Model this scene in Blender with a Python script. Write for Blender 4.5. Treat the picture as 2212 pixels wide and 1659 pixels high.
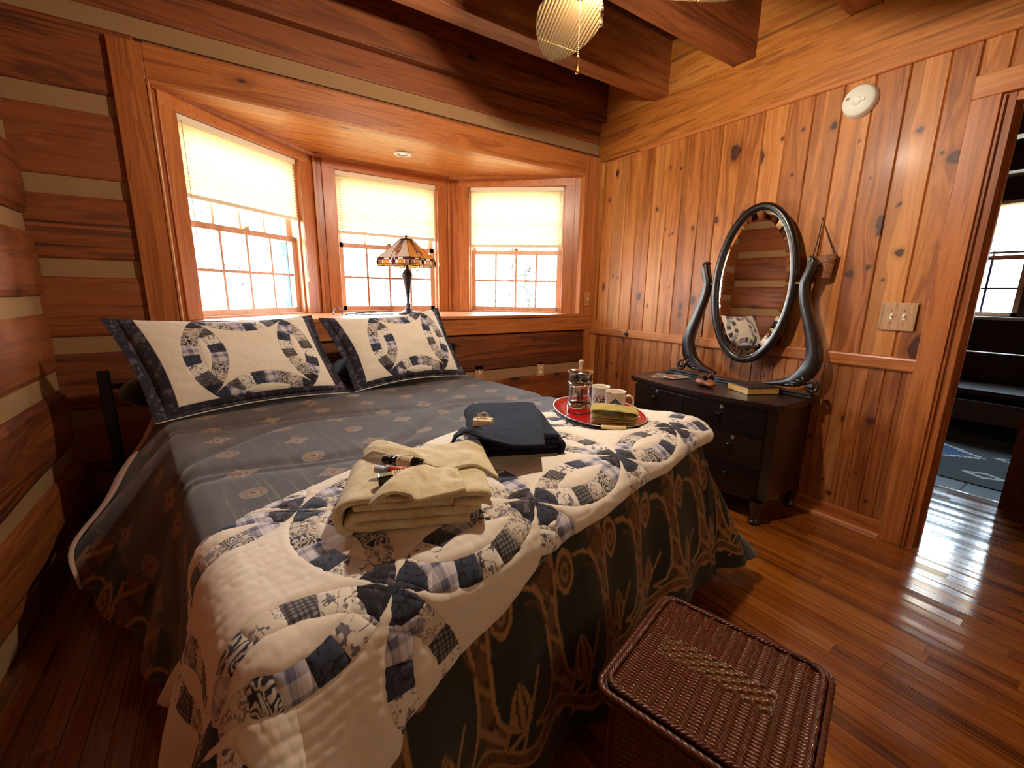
import bpy, bmesh, math, random
import numpy as np
from mathutils import Vector, Matrix
random.seed(7); rng = np.random.default_rng(7)
PI = math.pi
for o in list(bpy.data.objects): bpy.data.objects.remove(o)
scene = bpy.context.scene
COL = scene.collection

# ------------------------------------------------------------------ camera
F_PX = 925.0; YAW = 0.585885176; PITCH = -0.210823554; ROLL = 0.0152689784
CAM = np.array([-2.75577516, -2.87349931, 1.22973200])
cy, sy, cp, sp = math.cos(YAW), math.sin(YAW), math.cos(PITCH), math.sin(PITCH)
fw = np.array([sy*cp, cy*cp, sp]); r0 = np.array([cy, -sy, 0.0]); u0 = np.cross(r0, fw)
rt = math.cos(ROLL)*r0 + math.sin(ROLL)*u0; up = -math.sin(ROLL)*r0 + math.cos(ROLL)*u0
cd = bpy.data.cameras.new('camera'); cam = bpy.data.objects.new('camera', cd); COL.objects.link(cam)
M = Matrix(((rt[0], up[0], -fw[0], CAM[0]), (rt[1], up[1], -fw[1], CAM[1]), (rt[2], up[2], -fw[2], CAM[2]), (0, 0, 0, 1)))
cam.matrix_world = M
cd.sensor_fit = 'HORIZONTAL'; cd.sensor_width = 36.0; cd.lens = F_PX/2212*36.0
cd.clip_start = 0.02; cd.clip_end = 200
scene.camera = cam

# ------------------------------------------------------------------ exposure, sky
vs = scene.view_settings
scene.display_settings.display_device = 'sRGB'
vs.view_transform = 'Standard'; vs.look = 'None'; vs.gamma = 1.0; vs.use_curve_mapping = False
vs.exposure = 0.48
world = bpy.data.worlds.new('sky'); scene.world = world; world.use_nodes = True
wn = world.node_tree.nodes; wl = world.node_tree.links; wn.clear()
wo = wn.new('ShaderNodeOutputWorld'); wb = wn.new('ShaderNodeBackground')
wt = wn.new('ShaderNodeTexCoord'); wr = wn.new('ShaderNodeValToRGB'); ws = wn.new('ShaderNodeSeparateXYZ')
wl.new(wt.outputs['Generated'], ws.inputs[0]); wl.new(ws.outputs['Z'], wr.inputs[0])
wr.color_ramp.elements[0].position = 0.0; wr.color_ramp.elements[0].color = (1.0, 0.97, 0.92, 1)
wr.color_ramp.elements[1].position = 0.5; wr.color_ramp.elements[1].color = (0.55, 0.80, 1.0, 1)
e = wr.color_ramp.elements.new(0.12); e.color = (0.85, 0.95, 1.0, 1)
wl.new(wr.outputs[0], wb.inputs['Color']); wl.new(wb.outputs[0], wo.inputs[0])
wb.inputs['Strength'].default_value = 21.0

# ------------------------------------------------------------------ object helpers
LOC = {}
def link(o, parent=None, loc=(0, 0, 0)):
    COL.objects.link(o)
    if parent is not None:
        o.parent = parent; LOC[o.name] = LOC[parent.name]
    else:
        o.location = loc; LOC[o.name] = tuple(loc)
    return o
def tag(o, label=None, cat=None, group=None, kind=None):
    if label: o['label'] = label
    if cat: o['category'] = cat
    if group: o['group'] = group
    if kind: o['kind'] = kind
    return o
def thing(name, loc, label, cat, group=None):
    o = bpy.data.objects.new(name, None); o.empty_display_size = .05
    link(o, None, loc); return tag(o, label, cat, group)
def struct(o):
    o['kind'] = 'structure'; return o

class MB:
    """collects geometry in world coordinates, builds it as ONE mesh object"""
    def __init__(s): s.v = []; s.f = []; s.m = []; s.r = []; s.sm = []
    def add(s, vs_, fs, mi=0, rnd=None, smooth=False):
        b = len(s.v); s.v += [tuple(map(float, p)) for p in vs_]
        if rnd is None: rnd = random.random()
        for f in fs:
            s.f.append([b+i for i in f]); s.m.append(mi); s.r.append(rnd); s.sm.append(smooth)
        return s
    def box(s, x0, x1, y0, y1, z0, z1, mi=0, rnd=None, bev=0.0, mat=None):
        if bev > 0:
            bm = bmesh.new(); bmesh.ops.create_cube(bm, size=1.0)
            for v in bm.verts:
                v.co = Vector(((x0+x1)/2+v.co.x*(x1-x0), (y0+y1)/2+v.co.y*(y1-y0), (z0+z1)/2+v.co.z*(z1-z0)))
            bmesh.ops.bevel(bm, geom=bm.edges[:], offset=bev, segments=2, affect='EDGES', profile=.5)
            bm.verts.index_update()
            P = [v.co.copy() for v in bm.verts]; Fc = [[v.index for v in f.verts] for f in bm.faces]; bm.free()
        else:
            P = [Vector(p) for p in ((x0,y0,z0),(x1,y0,z0),(x1,y1,z0),(x0,y1,z0),(x0,y0,z1),(x1,y0,z1),(x1,y1,z1),(x0,y1,z1))]
            Fc = [(3,2,1,0),(4,5,6,7),(0,1,5,4),(1,2,6,5),(2,3,7,6),(3,0,4,7)]
        if mat is not None: P = [mat @ p for p in P]
        return s.add(P, Fc, mi, rnd)
    def prism(s, poly, axis, a0, a1, mi=0, rnd=None, mat=None):
        """polygon (2D list) extruded along axis ('x','y','z'); poly coords are the other two axes in order"""
        def mk(p, a):
            return {'x': (a, p[0], p[1]), 'y': (p[0], a, p[1]), 'z': (p[0], p[1], a)}[axis]
        n = len(poly); P = [Vector(mk(p, a0)) for p in poly]+[Vector(mk(p, a1)) for p in poly]
        if mat is not None: P = [mat @ p for p in P]
        Fc = [list(range(n))[::-1], list(range(n, 2*n))]+[(i, (i+1) % n, n+(i+1) % n, n+i) for i in range(n)]
        return s.add(P, Fc, mi, rnd)
    def lathe(s, prof, c=(0, 0, 0), n=32, mi=0, smooth=True, mat=None, a0=0.0, a1=2*PI, rnd=None):
        """prof: list of (r,z)"""
        full = abs(a1-a0-2*PI) < 1e-6; k = n if full else n+1
        P = []
        for (r, z) in prof:
            for i in range(k):
                a = a0+(a1-a0)*i/n
                P.append(Vector((r*math.cos(a), r*math.sin(a), z)))
        P = [(mat @ p) if mat is not None else p for p in P]
        P = [p+Vector(c) for p in P]
        Fc = []
        for j in range(len(prof)-1):
            for i in range(n):
                i2 = (i+1) % k
                Fc.append((j*k+i, j*k+i2, (j+1)*k+i2, (j+1)*k+i))
        return s.add(P, Fc, mi, rnd, smooth)
    def tube(s, pts, r, n=8, mi=0, closed=False, rnd=None, flat=None):
        pts = [Vector(p) for p in pts]; L = len(pts)
        rr = r if hasattr(r, '__len__') else [r]*L
        P = []; prev = None
        for i, p in enumerate(pts):
            if closed: t = pts[(i+1) % L]-pts[i-1]
            else: t = pts[min(i+1, L-1)]-pts[max(i-1, 0)]
            t = t.normalized() if t.length > 1e-9 else Vector((0, 0, 1))
            if prev is None:
                a = Vector((0, 0, 1)) if abs(t.z) < .9 else Vector((1, 0, 0))
                nx = t.cross(a).normalized()
            else:
                nx = (prev-t*prev.dot(t)); nx = nx.normalized() if nx.length > 1e-6 else t.orthogonal().normalized()
            prev = nx; ny = t.cross(nx)
            for k in range(n):
                a = 2*PI*k/n
                q = nx*math.cos(a)*rr[i]+ny*math.sin(a)*rr[i]*(flat if flat else 1)
                P.append(p+q)
        Fc = []
        for i in range(L if closed else L-1):
            j = (i+1) % L
            for k in range(n):
                k2 = (k+1) % n
                Fc.append((i*n+k, i*n+k2, j*n+k2, j*n+k))
        if not closed: Fc += [list(range(n))[::-1], [(L-1)*n+k for k in range(n)]]
        return s.add(P, Fc, mi, rnd, True)
    def sphere(s, c, r, n=16, mi=0, sc=(1, 1, 1), mat=None, rnd=None):
        P = []; m_ = n//2
        for j in range(m_+1):
            th = PI*j/m_
            for i in range(n):
                a = 2*PI*i/n
                q = Vector((r*sc[0]*math.sin(th)*math.cos(a), r*sc[1]*math.sin(th)*math.sin(a), r*sc[2]*math.cos(th)))
                if mat is not None: q = mat @ q
                P.append(q+Vector(c))
        Fc = [(j*n+i, (j+1)*n+i, (j+1)*n+(i+1) % n, j*n+(i+1) % n) for j in range(m_) for i in range(n)]
        return s.add(P, Fc, mi, rnd, True)
    def build(s, name, mats, parent=None, loc=(0, 0, 0), label=None):
        base = LOC[parent.name] if parent is not None else loc
        me = bpy.data.meshes.new(name)
        me.from_pydata([(p[0]-base[0], p[1]-base[1], p[2]-base[2]) for p in s.v], [], s.f)
        if not isinstance(mats, (list, tuple)): mats = [mats]
        for m in mats: me.materials.append(m)
        me.polygons.foreach_set('material_index', s.m)
        me.polygons.foreach_set('use_smooth', s.sm)
        a = me.attributes.new('rnd', 'FLOAT', 'FACE'); a.data.foreach_set('value', s.r)
        me.update(); me.validate(clean_customdata=False)
        o = bpy.data.objects.new(name, me); link(o, parent, loc)
        if label: o['label'] = label
        return o

def grid(name, P, mat, parent=None, loc=(0, 0, 0), attrs=None, mask=None, smooth=True, cols=None, solid=0.0):
    """P: (nu,nv,3) world; attrs: {name:(type,array)} per point; mask (nu-1,nv-1) bool keeps faces"""
    nu, nv = P.shape[:2]; base = np.array(LOC[parent.name] if parent is not None else loc)
    V = (P-base).reshape(-1, 3).astype(np.float32)
    idx = np.arange(nu*nv).reshape(nu, nv)
    q = np.stack([idx[:-1, :-1], idx[1:, :-1], idx[1:, 1:], idx[:-1, 1:]], -1)
    q = q[mask] if mask is not None else q.reshape(-1, 4)
    if mask is not None:
        used = np.zeros(nu*nv, bool); used[q.ravel()] = True
        remap = np.cumsum(used)-1; q = remap[q]; V = V[used]
    else: used = slice(None)
    me = bpy.data.meshes.new(name); nf = len(q)
    me.vertices.add(len(V)); me.vertices.foreach_set('co', V.ravel())
    me.loops.add(nf*4); me.loops.foreach_set('vertex_index', q.ravel().astype(np.int32))
    me.polygons.add(nf); me.polygons.foreach_set('loop_start', np.arange(0, nf*4, 4, dtype=np.int32))
    me.polygons.foreach_set('use_smooth', np.full(nf, smooth, bool))
    me.update(calc_edges=True)
    me.materials.append(mat)
    for k, (ty, arr) in (attrs or {}).items():
        a = me.attributes.new(k, ty, 'POINT')
        if ty == 'FLOAT': a.data.foreach_set('value', np.asarray(arr, np.float32).reshape(-1)[used])
        elif ty == 'FLOAT_VECTOR': a.data.foreach_set('vector', np.asarray(arr, np.float32).reshape(-1, 3)[used].ravel())
        elif ty == 'FLOAT_COLOR':
            c = np.asarray(arr, np.float32).reshape(-1, 3)[used]
            a.data.foreach_set('color', np.concatenate([c, np.ones((len(c), 1), np.float32)], 1).ravel())
    o = bpy.data.objects.new(name, me); link(o, parent, loc)
    if solid:
        m = o.modifiers.new('thickness', 'SOLIDIFY'); m.thickness = abs(solid); m.offset = -1 if solid > 0 else 1
    return o

# ------------------------------------------------------------------ numpy noise
_tab = rng.random((256, 256))
def vnoise(x, y):
    xi = np.floor(x).astype(int); yi = np.floor(y).astype(int); fx = x-xi; fy = y-yi
    fx = fx*fx*(3-2*fx); fy = fy*fy*(3-2*fy); g = lambda i, j: _tab[i & 255, j & 255]
    return (g(xi, yi)*(1-fx)+g(xi+1, yi)*fx)*(1-fy)+(g(xi, yi+1)*(1-fx)+g(xi+1, yi+1)*fx)*fy
def fnoise(x, y, o=3):
    t = 0; a = .5; s_ = 0
    for k in range(o): t = t+a*vnoise(x+k*37.1, y+k*17.7); s_ += a; a *= .5; x = x*2; y = y*2
    return t/s_
def sst(x, a, b):
    x = np.clip((x-a)/(b-a), 0, 1); return x*x*(3-2*x)

# ------------------------------------------------------------------ materials
def srgb(h):
    h = h.lstrip('#'); c = [int(h[i:i+2], 16)/255 for i in (0, 2, 4)]
    return tuple((x/12.92 if x <= .04045 else ((x+.055)/1.055)**2.4) for x in c)
class NT:
    def __init__(s, name):
        s.m = bpy.data.materials.new(name); s.m.use_nodes = True
        s.n = s.m.node_tree.nodes; s.l = s.m.node_tree.links; s.b = s.n['Principled BSDF']
    def node(s, t, **k):
        n = s.n.new(t)
        for a, v in k.items(): setattr(n, a, v)
        return n
    def ln(s, a, b): s.l.new(a, b)
    def val(s, sock, v):
        if hasattr(v, 'is_linked') or hasattr(v, 'links'): s.ln(v, sock)
        else: sock.default_value = v
    def math(s, op, a, b=0.0, c=0.0, clamp=False):
        n = s.node('ShaderNodeMath', operation=op, use_clamp=clamp)
        s.val(n.inputs[0], a); s.val(n.inputs[1], b); s.val(n.inputs[2], c); return n.outputs[0]
    def mix(s, f, a, b, blend='MIX'):
        n = s.node('ShaderNodeMix', data_type='RGBA', blend_type=blend)
        s.val(n.inputs[0], f)
        for i, x in ((6, a), (7, b)):
            if isinstance(x, tuple): n.inputs[i].default_value = (*x[:3], 1)
            else: s.ln(x, n.inputs[i])
        return n.outputs[2]
    def ramp(s, fac, stops, interp='LINEAR'):
        n = s.node('ShaderNodeValToRGB'); cr = n.color_ramp; cr.interpolation = interp
        while len(cr.elements) < len(stops): cr.elements.new(.5)
        for e_, (p, c) in zip(cr.elements, stops):
            e_.position = p; e_.color = (*c[:3], 1) if isinstance(c, tuple) else (c, c, c, 1)
        s.ln(fac, n.inputs[0]); return n.outputs[0]
    def attr(s, name): return s.node('ShaderNodeAttribute', attribute_name=name)
    def noise(s, vec, scale, detail=3, rough=.55, dist=0.0):
        n = s.node('ShaderNodeTexNoise'); n.inputs['Scale'].default_value = scale; n.inputs['Detail'].default_value = detail
        n.inputs['Roughness'].default_value = rough; n.inputs['Distortion'].default_value = dist
        if vec is not None: s.ln(vec, n.inputs['Vector'])
        return n.outputs['Fac']
    def mapping(s, vec, scale=(1, 1, 1), loc=(0, 0, 0)):
        n = s.node('ShaderNodeMapping'); n.inputs['Scale'].default_value = scale
        if isinstance(loc, tuple): n.inputs['Location'].default_value = loc
        else: s.ln(loc, n.inputs['Location'])
        s.ln(vec, n.inputs['Vector']); return n.outputs[0]
    def bump(s, h, strength=.3, dist=.002):
        n = s.node('ShaderNodeBump'); n.inputs['Strength'].default_value = strength; n.inputs['Distance'].default_value = dist
        s.ln(h, n.inputs['Height']); s.ln(n.outputs[0], s.b.inputs['Normal'])
    def set(s, **k):
        for a, v in k.items():
            i = s.b.inputs[a.replace('_', ' ')]
            if isinstance(v, tuple): i.default_value = (*v[:3], 1)
            else: s.val(i, v)
        return s
def plain(name, c, rough=.5, metal=0.0, **k):
    t = NT(name); t.set(Base_Color=c, Roughness=rough, Metallic=metal); t.set(**k)
    tc = t.node('ShaderNodeTexCoord'); n = t.noise(tc.outputs['Object'], 90, 2)
    t.bump(n, .08, .001)
    return t.m
def wood(name, cols, axis='x', rough=.45, knots=.5, stretch=9.0, scale=1.0, coat=0.15, contrast=1.0, streak=0.0):
    """procedural timber; axis = grain direction; per-board variation from the face attribute rnd"""
    t = NT(name); tc = t.node('ShaderNodeTexCoord'); a = t.attr('rnd').outputs['Fac']
    off = t.node('ShaderNodeCombineXYZ'); k = t.math('MULTIPLY', a, 37.0)
    for i in range(3): t.ln(k, off.inputs[i])
    ad = t.node('ShaderNodeVectorMath', operation='ADD'); t.ln(tc.outputs['Object'], ad.inputs[0]); t.ln(off.outputs[0], ad.inputs[1])
    i = 'xyz'.index(axis); sc = [scale*stretch]*3; sc[i] = scale*.55
    mp = t.mapping(ad.outputs[0], tuple(sc))
    w = t.noise(mp, 1.3, 4, .6, 1.2)
    fine_s = [scale*90]*3; fine_s[i] = scale*2.2
    fine = t.noise(t.mapping(ad.outputs[0], tuple(fine_s)), 1.0, 3, .6)
    # growth rings: sine of the slow field
    ring = t.math('SINE', t.math('MULTIPLY', w, 42.0)); ring = t.math('MULTIPLY_ADD', ring, .5, .5)
    f = t.math('ADD', t.math('MULTIPLY', w, .62*contrast), t.math('MULTIPLY', ring, .16*contrast))
    f = t.math('ADD', f, t.math('MULTIPLY', fine, .30*contrast))
    f = t.math('ADD', f, t.math('MULTIPLY_ADD', a, .34, -.17-.5*(1.08*contrast-1.0)))
    c = t.ramp(f, [(0.22, cols[0]), (0.50, cols[1]), (0.80, cols[2])])
    if knots > 0:
        ks = [scale*5.5]*3; ks[i] = scale*2.6
        km = t.mapping(ad.outputs[0], tuple(ks))
        v = t.node('ShaderNodeTexVoronoi'); v.inputs['Scale'].default_value = 1.0; t.ln(km, v.inputs['Vector'])
        sp_ = t.node('ShaderNodeSeparateColor'); t.ln(v.outputs['Color'], sp_.inputs[0])
        gate = t.math('GREATER_THAN', sp_.outputs[0], 1-knots*.6)
        size = t.math('MULTIPLY_ADD', sp_.outputs[1], .10, .06)
        kd = t.math('DIVIDE', v.outputs['Distance'], size)
        kk = t.math('MULTIPLY', t.math('SUBTRACT', 1.0, t.ramp(kd, [(.62, 0.0), (1.0, 1.0)])), gate)
        halo = t.math('MULTIPLY', t.math('SUBTRACT', 1.0, t.ramp(t.math('MULTIPLY', kd, .3), [(.2, 0.0), (1.0, 1.0)])), gate)
        c = t.mix(t.math('MULTIPLY', halo, .45), c, tuple(x*.55 for x in cols[0]))
        c = t.mix(kk, c, tuple(x*.16 for x in cols[0]))
    if streak > 0:
        st = [scale*26]*3; st[i] = scale*.25
        s2 = t.noise(t.mapping(ad.outputs[0], tuple(st)), 1.0, 2, .6)
        c = t.mix(t.math('MULTIPLY', t.ramp(s2, [(.60, 0.0), (.68, 1.0)]), streak), c, tuple(x*.25 for x in cols[0]))
    t.ln(c, t.b.inputs['Base Color'])
    t.set(Roughness=t.math('MULTIPLY_ADD', fine, .2, rough-.1)); t.set(Coat_Weight=coat, Coat_Roughness=.10 if coat > .9 else .25)
    t.bump(fine, .12, .001)
    return t.m
def fabric(name, c, rough=.95, scale=700, bump=.35, dist=.0012, sheen=.3, var=.25, col2=None):
    t = NT(name); tc = t.node('ShaderNodeTexCoord'); n = t.noise(tc.outputs['Object'], scale, 3, .7)
    n2 = t.noise(tc.outputs['Object'], 14, 3, .6)
    k = t.math('ADD', t.math('MULTIPLY', n, var), t.math('MULTIPLY', n2, var*.6))
    cc = t.mix(k, c, col2 if col2 else tuple(x*.45 for x in c)); t.ln(cc, t.b.inputs['Base Color'])
    t.set(Roughness=rough, Sheen_Weight=sheen); t.bump(n, bump, dist); return t.m
def colattr(name, rough=.9, bump=.15, scale=500, sheen=.2, coat=0.0, var=.12, attr='Col', streak=False):
    """colour comes from the woven / printed pattern stored in the mesh"""
    t = NT(name); a = t.attr(attr); tc = t.node('ShaderNodeTexCoord'); n = t.noise(tc.outputs['Object'], scale, 3, .7)
    c = t.mix(t.math('MULTIPLY', n, var), a.outputs['Color'], (0.02, 0.02, 0.02))
    t.ln(c, t.b.inputs['Base Color']); t.set(Roughness=rough, Sheen_Weight=sheen, Coat_Weight=coat); t.bump(n, bump, .001); return t.m

H = srgb
PINE = (H('#874612'), H('#be7534'), H('#d79752'))
DARKLOG = (H('#4a200c'), H('#86451a'), H('#a35e2a'))
BEAMC = (H('#6a3410'), H('#b06a26'), H('#cc8a42'))
TRIMC = (H('#8a461c'), H('#b86c34'), H('#cb864a'))
m_trim_x = wood('trim_timber_x', TRIMC, 'x', .4, .35)
m_trim_y = wood('trim_timber_y', TRIMC, 'y', .4, .3)
m_trim_z = wood('trim_timber_z', TRIMC, 'z', .4, .35)
m_log_x = wood('log_timber_x', DARKLOG, 'x', .6, .7, stretch=6, streak=.8, coat=.05)
m_log_y = wood('log_timber_y', DARKLOG, 'y', .6, .45, stretch=6, streak=.8, coat=.05)
m_beam_x = wood('joist_timber', (H('#55260f'), H('#8a4a1e'), H('#a8662f')), 'x', .6, .35, stretch=6, streak=.4, coat=.03)
m_beam_y = wood('beam_timber', BEAMC, 'y', .5, .5, stretch=6, streak=.5, coat=.1)
m_deck = wood('ceiling_deck_timber', (H('#3a160a'), H('#6b3014'), H('#8a481e')), 'y', .6, .3, coat=.03)
m_bayceil = wood('bay_ceiling_pine', (H('#9a5018'), H('#cc8644'), H('#e0a260')), 'x', .4, .5)
m_floor = wood('oak_strip_floor', (H('#5c2c0a'), H('#935016'), H('#ad6c28')), 'y', .20, 0.0, stretch=16, coat=1.0, contrast=1.0)
m_dark = wood('dresser_mahogany', (H('#0c0504'), H('#190b09'), H('#28130f')), 'y', .32, 0.0, stretch=14, coat=.5)
m_darkx = wood('dresser_mahogany_v', (H('#0e0605'), H('#1c0e0b'), H('#2c1813')), 'z', .35, 0.0, stretch=14, coat=.4)
m_chink = fabric('chinking_mortar', H('#a98258'), .95, 260, .5, .002, 0, .3)
m_cream = plain('cream_plastic', H('#efe6cf'), .4)
m_white = plain('white_plastic', H('#e8e6dc'), .45)
m_brass = plain('brass', H('#c79a55'), .3, 1.0)
m_steel = plain('polished_steel', H('#d9d4cc'), .12, 1.0)
m_black = plain('black_metal', H('#0c0b0c'), .4)
m_blackgloss = plain('black_gloss', H('#0b0a0a'), .15)

# ------------------------------------------------------------------ knotty boarding of the right wall
def pine_attr(name, cols, rough=.5, coat=.06):
    t = NT(name); g = t.attr('grain'); kn = t.attr('knot').outputs['Fac']
    sx = t.node('ShaderNodeSeparateXYZ'); t.ln(g.outputs['Vector'], sx.inputs[0])
    gx, gz, gr = sx.outputs[0], sx.outputs[1], sx.outputs[2]
    def vec(a, b):
        c = t.node('ShaderNodeCombineXYZ'); t.ln(t.math('MULTIPLY', gx, a), c.inputs[0]); t.ln(t.math('MULTIPLY', gz, b), c.inputs[1])
        t.ln(t.math('MULTIPLY', gr, 31.0), c.inputs[2]); return c.outputs[0]
    slow = t.noise(vec(11.0, .9), 1.0, 3, .55, .6)
    fine = t.noise(vec(120.0, 2.2), 1.0, 3, .6)
    band = t.noise(vec(16.0, .25), 1.0, 1, .5)
    ring = t.math('MULTIPLY_ADD', t.math('SINE', t.math('MULTIPLY', slow, 46.0)), .5, .5)
    f = t.math('ADD', t.math('MULTIPLY', slow, .52), t.math('MULTIPLY', ring, .14))
    f = t.math('ADD', f, t.math('MULTIPLY', fine, .24))
    f = t.math('ADD', f, t.math('MULTIPLY_ADD', gr, .34, -.10))
    c = t.ramp(f, [(.25, cols[0]), (.52, cols[1]), (.82, cols[2])])
    heart = t.math('MULTIPLY', t.ramp(band, [(.53, 0.0), (.58, 1.0)]), .38)
    c = t.mix(heart, c, tuple(x*.62 for x in cols[0]))
    halo = t.ramp(t.math('MULTIPLY', kn, .25), [(.22, 1.0), (.62, 0.0)])
    c = t.mix(t.math('MULTIPLY', halo, .45), c, tuple(x*.62 for x in cols[0]))
    rim = t.ramp(t.math('MULTIPLY', kn, .5), [(.40, 1.0), (.60, 0.0)])
    c = t.mix(rim, c, H('#3a1507'))
    core = t.ramp(t.math('MULTIPLY', kn, .5), [(.20, 1.0), (.45, 0.0)])
    c = t.mix(t.math('MULTIPLY', core, .55), c, H('#5a2a16'))
    t.ln(c, t.b.inputs['Base Color']); t.set(Roughness=t.math('MULTIPLY_ADD', fine, .2, rough-.1), Coat_Weight=coat, Coat_Roughness=.2)
    t.bump(fine, .1, .001); return t.m
m_pine = pine_attr('knotty_pine', PINE)
m_pine2 = pine_attr('knotty_pine_wainscot', (H('#76380f'), H('#ab6630'), H('#c88850')))

def boarding(name, joints, z0, z1, knots, mat, depth=.009, gw=.0052, bead=False, parent=None, step=.006, zstep=.008, x=0.0):
    ys = []; js = sorted(joints)
    for a, b in zip(js[:-1], js[1:]):
        n = max(3, int((b-a)/step)); inner = np.linspace(a+gw, b-gw, n)
        ys += [a, a+gw*.5]+list(inner)+[b-gw*.5]
    ys.append(js[-1]); ys = np.array(ys); zs = np.arange(z0, z1+zstep*.5, zstep); zs[-1] = z1
    Y, Z = np.meshgrid(ys, zs, indexing='ij')
    jj = np.array(js); bi = np.clip(np.searchsorted(jj, Y+1e-9)-1, 0, len(js)-2)
    dj = np.minimum(np.abs(Y-jj[bi]), np.abs(jj[bi+1]-Y))
    gd = np.clip(1-dj/gw, 0, 1)
    # the two wall ends stay flush
    X = x+depth*gd
    rb = np.array([random.random() for _ in js]); rnd = rb[bi]
    yl = Y-(jj[bi]+jj[bi+1])/2; g = yl.copy(); kf = np.full(Y.shape, 9.0)
    for (ky, kz, r, el) in knots:
        b = np.clip(np.searchsorted(jj, ky)-1, 0, len(js)-2); on = bi == b
        dy = Y-ky; dz = (Z-kz)
        q = dy*dy/(2.6*r)**2+dz*dz/(6*r)**2
        g = np.where(on, g-dy*.85*np.exp(-q), g)
        d = np.sqrt((dy/r)**2+(dz/(r*el))**2)*(1+.12*np.sin(3*np.arctan2(dz, dy)+ky*40))
        kf = np.where(on, np.minimum(kf, d), kf)
    G = np.stack([g, Z, rnd], -1)
    o = grid(name, np.stack([X, Y, Z], -1)[:, ::-1], mat, parent, attrs={'grain': ('FLOAT_VECTOR', G[:, ::-1]), 'knot': ('FLOAT', kf[:, ::-1])}, smooth=False)
    return o

# knots read off the photograph: (y, z, radius, elongation)
UK = []
def _hit_wall(px, py):
    d = fw+rt*(px-1106)/F_PX-up*(py-829.5)/F_PX; t = -CAM[0]/d[0]; h = CAM+t*d; return h[1], h[2]
for px, py, r, el in [(1589,329,.030,1.5),(1644,340,.018,2.4),(1605,465,.022,1.3),(1547,476,.016,1.3),(1334,374,.016,1.5),(1292,371,.010,1.6),(1448,362,.009,1.1),(1472,364,.008,1.1),(1317,433,.008,1.5),(1496,493,.009,1.6),
    (1437,495,.008,1.2),(1453,504,.008,1.2),(1446,508,.006,1.2),(1496,648,.022,1.3),(1470,662,.012,2.2),(1468,680,.014,1.6),(1304,620,.012,2.6),(1324,596,.008,1.6),(1334,600,.006,1.4),(1398,661,.007,2.2),(1711,378,.007,1.3),(1802,272,.014,1.3),
    (1856,305,.005,1.4),(1988,281,.013,1.0),(1944,440,.007,1.2),(1938,446,.005,1.2),(1905,480,.024,1.3),(1902,500,.016,1.3),(2062,340,.024,1.1),(2036,330,.008,1.0),(1835,592,.018,1.0),(1875,577,.011,1.1),(1943,546,.017,1.0),(1907,605,.008,.8),
    (1380,640,.018,1.6),(1767,716,.008,1.8),(1765,705,.005,1.6),(1978,755,.028,2.4),(1966,690,.010,1.6),(1420,452,.010,1.5),(1690,300,.007,1.6),(1735,280,.007,1.4),(1880,385,.005,1.4),(1445,620,.006,1.2),(1712,640,.010,1.5)]:
    y, z = _hit_wall(px, py); UK.append((y, z, r, el))
LK = []
for px, py, r, el in [(1822,904,.012,1.2),(1880,910,.016,1.2),(1787,867,.010,1.0),(1790,1065,.012,.9),(1869,1083,.008,.9),(1848,1020,.007,.8),(1778,1035,.006,1),(1345,735,.012,1.4),(1310,790,.010,1.5),(1332,810,.012,1.4),(1320,785,.008,1.5),(1336,842,.012,1.2),(1690,750,.006,1.4),(1580,780,.018,2.6),(1650,812,.008,1.5),(1750,940,.008,1.2),(1688,828,.006,1.2)]:
    y, z = _hit_wall(px, py); LK.append((y, z, r, el))

UJ = [-2.335,-2.245,-2.15,-2.014,-1.884,-1.755,-1.62,-1.49,-1.362,-1.235,-1.105,-.983,-.839,-.713,-.582,-.447]
wall_right = struct(boarding('wall_right', UJ, .935, 2.30, UK, m_pine))
# closet door hidden in the boarding: four boards, hinge strip, latch
door_1 = struct(boarding('door_1', [-.444,-.327,-.194,-.063], .935, 2.283, UK, m_pine))
UC = [-.06, .0]
s_ = struct(boarding('corner_board', UC, .10, 2.30, [(*_hit_wall(1292,371), .010, 1.6)], m_pine, parent=wall_right))
LJ = list(np.arange(-2.335, -.447, .0665)); LJ[-1] = -.447
wains = struct(boarding('wainscot', LJ, .0, .90, LK, m_pine2, depth=.005, gw=.004, parent=wall_right))
dl = struct(boarding('door_wainscot', [-.444,-.380,-.316,-.253,-.190,-.127,-.063], .0, .90, LK, m_pine2, depth=.005, parent=door_1))
b = MB(); b.box(.02, .14, -2.335, .2, 0, 2.62); b.box(.02, .14, -4.2, -3.235, 0, 2.62); b.box(.022, .14, -3.235, -2.335, 2.062, 2.62); b.box(0.0, .02, -4.2, -3.235, 0, 2.055)
struct(b.build('wall_core', m_trim_z, wall_right))
b = MB(); b.box(-.006, .002, -.075, -.063, 1.0, 2.09); b.build('hinge', m_brass, door_1)
b = MB(); b.box(-.030, -.018, -.463, -.425, .897, .918, bev=.003); b.box(-.040, -.028, -.452, -.436, .902, .913, bev=.003); b.build('latch', m_black, door_1)
# chair rail
def rail_prof(z0, z1, d): return [(0.0, z0), (-d*.7, z0), (-d, z0+.008), (-d, z1-.012), (-d*.8, z1-.004), (-d*.8, z1), (0.0, z1)]
b = MB()
for a0, a1 in ((-2.245,-1.24),(-1.24,-.452)): b.prism([(p[0], p[1]) for p in rail_prof(.878, .945, .018)], 'y', a0, a1)
struct(b.build('trim_1', m_trim_y))
b = MB(); b.prism(rail_prof(.878, .945, .018), 'y', -.440, -.001); struct(b.build('door_rail', m_trim_y, door_1))
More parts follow.
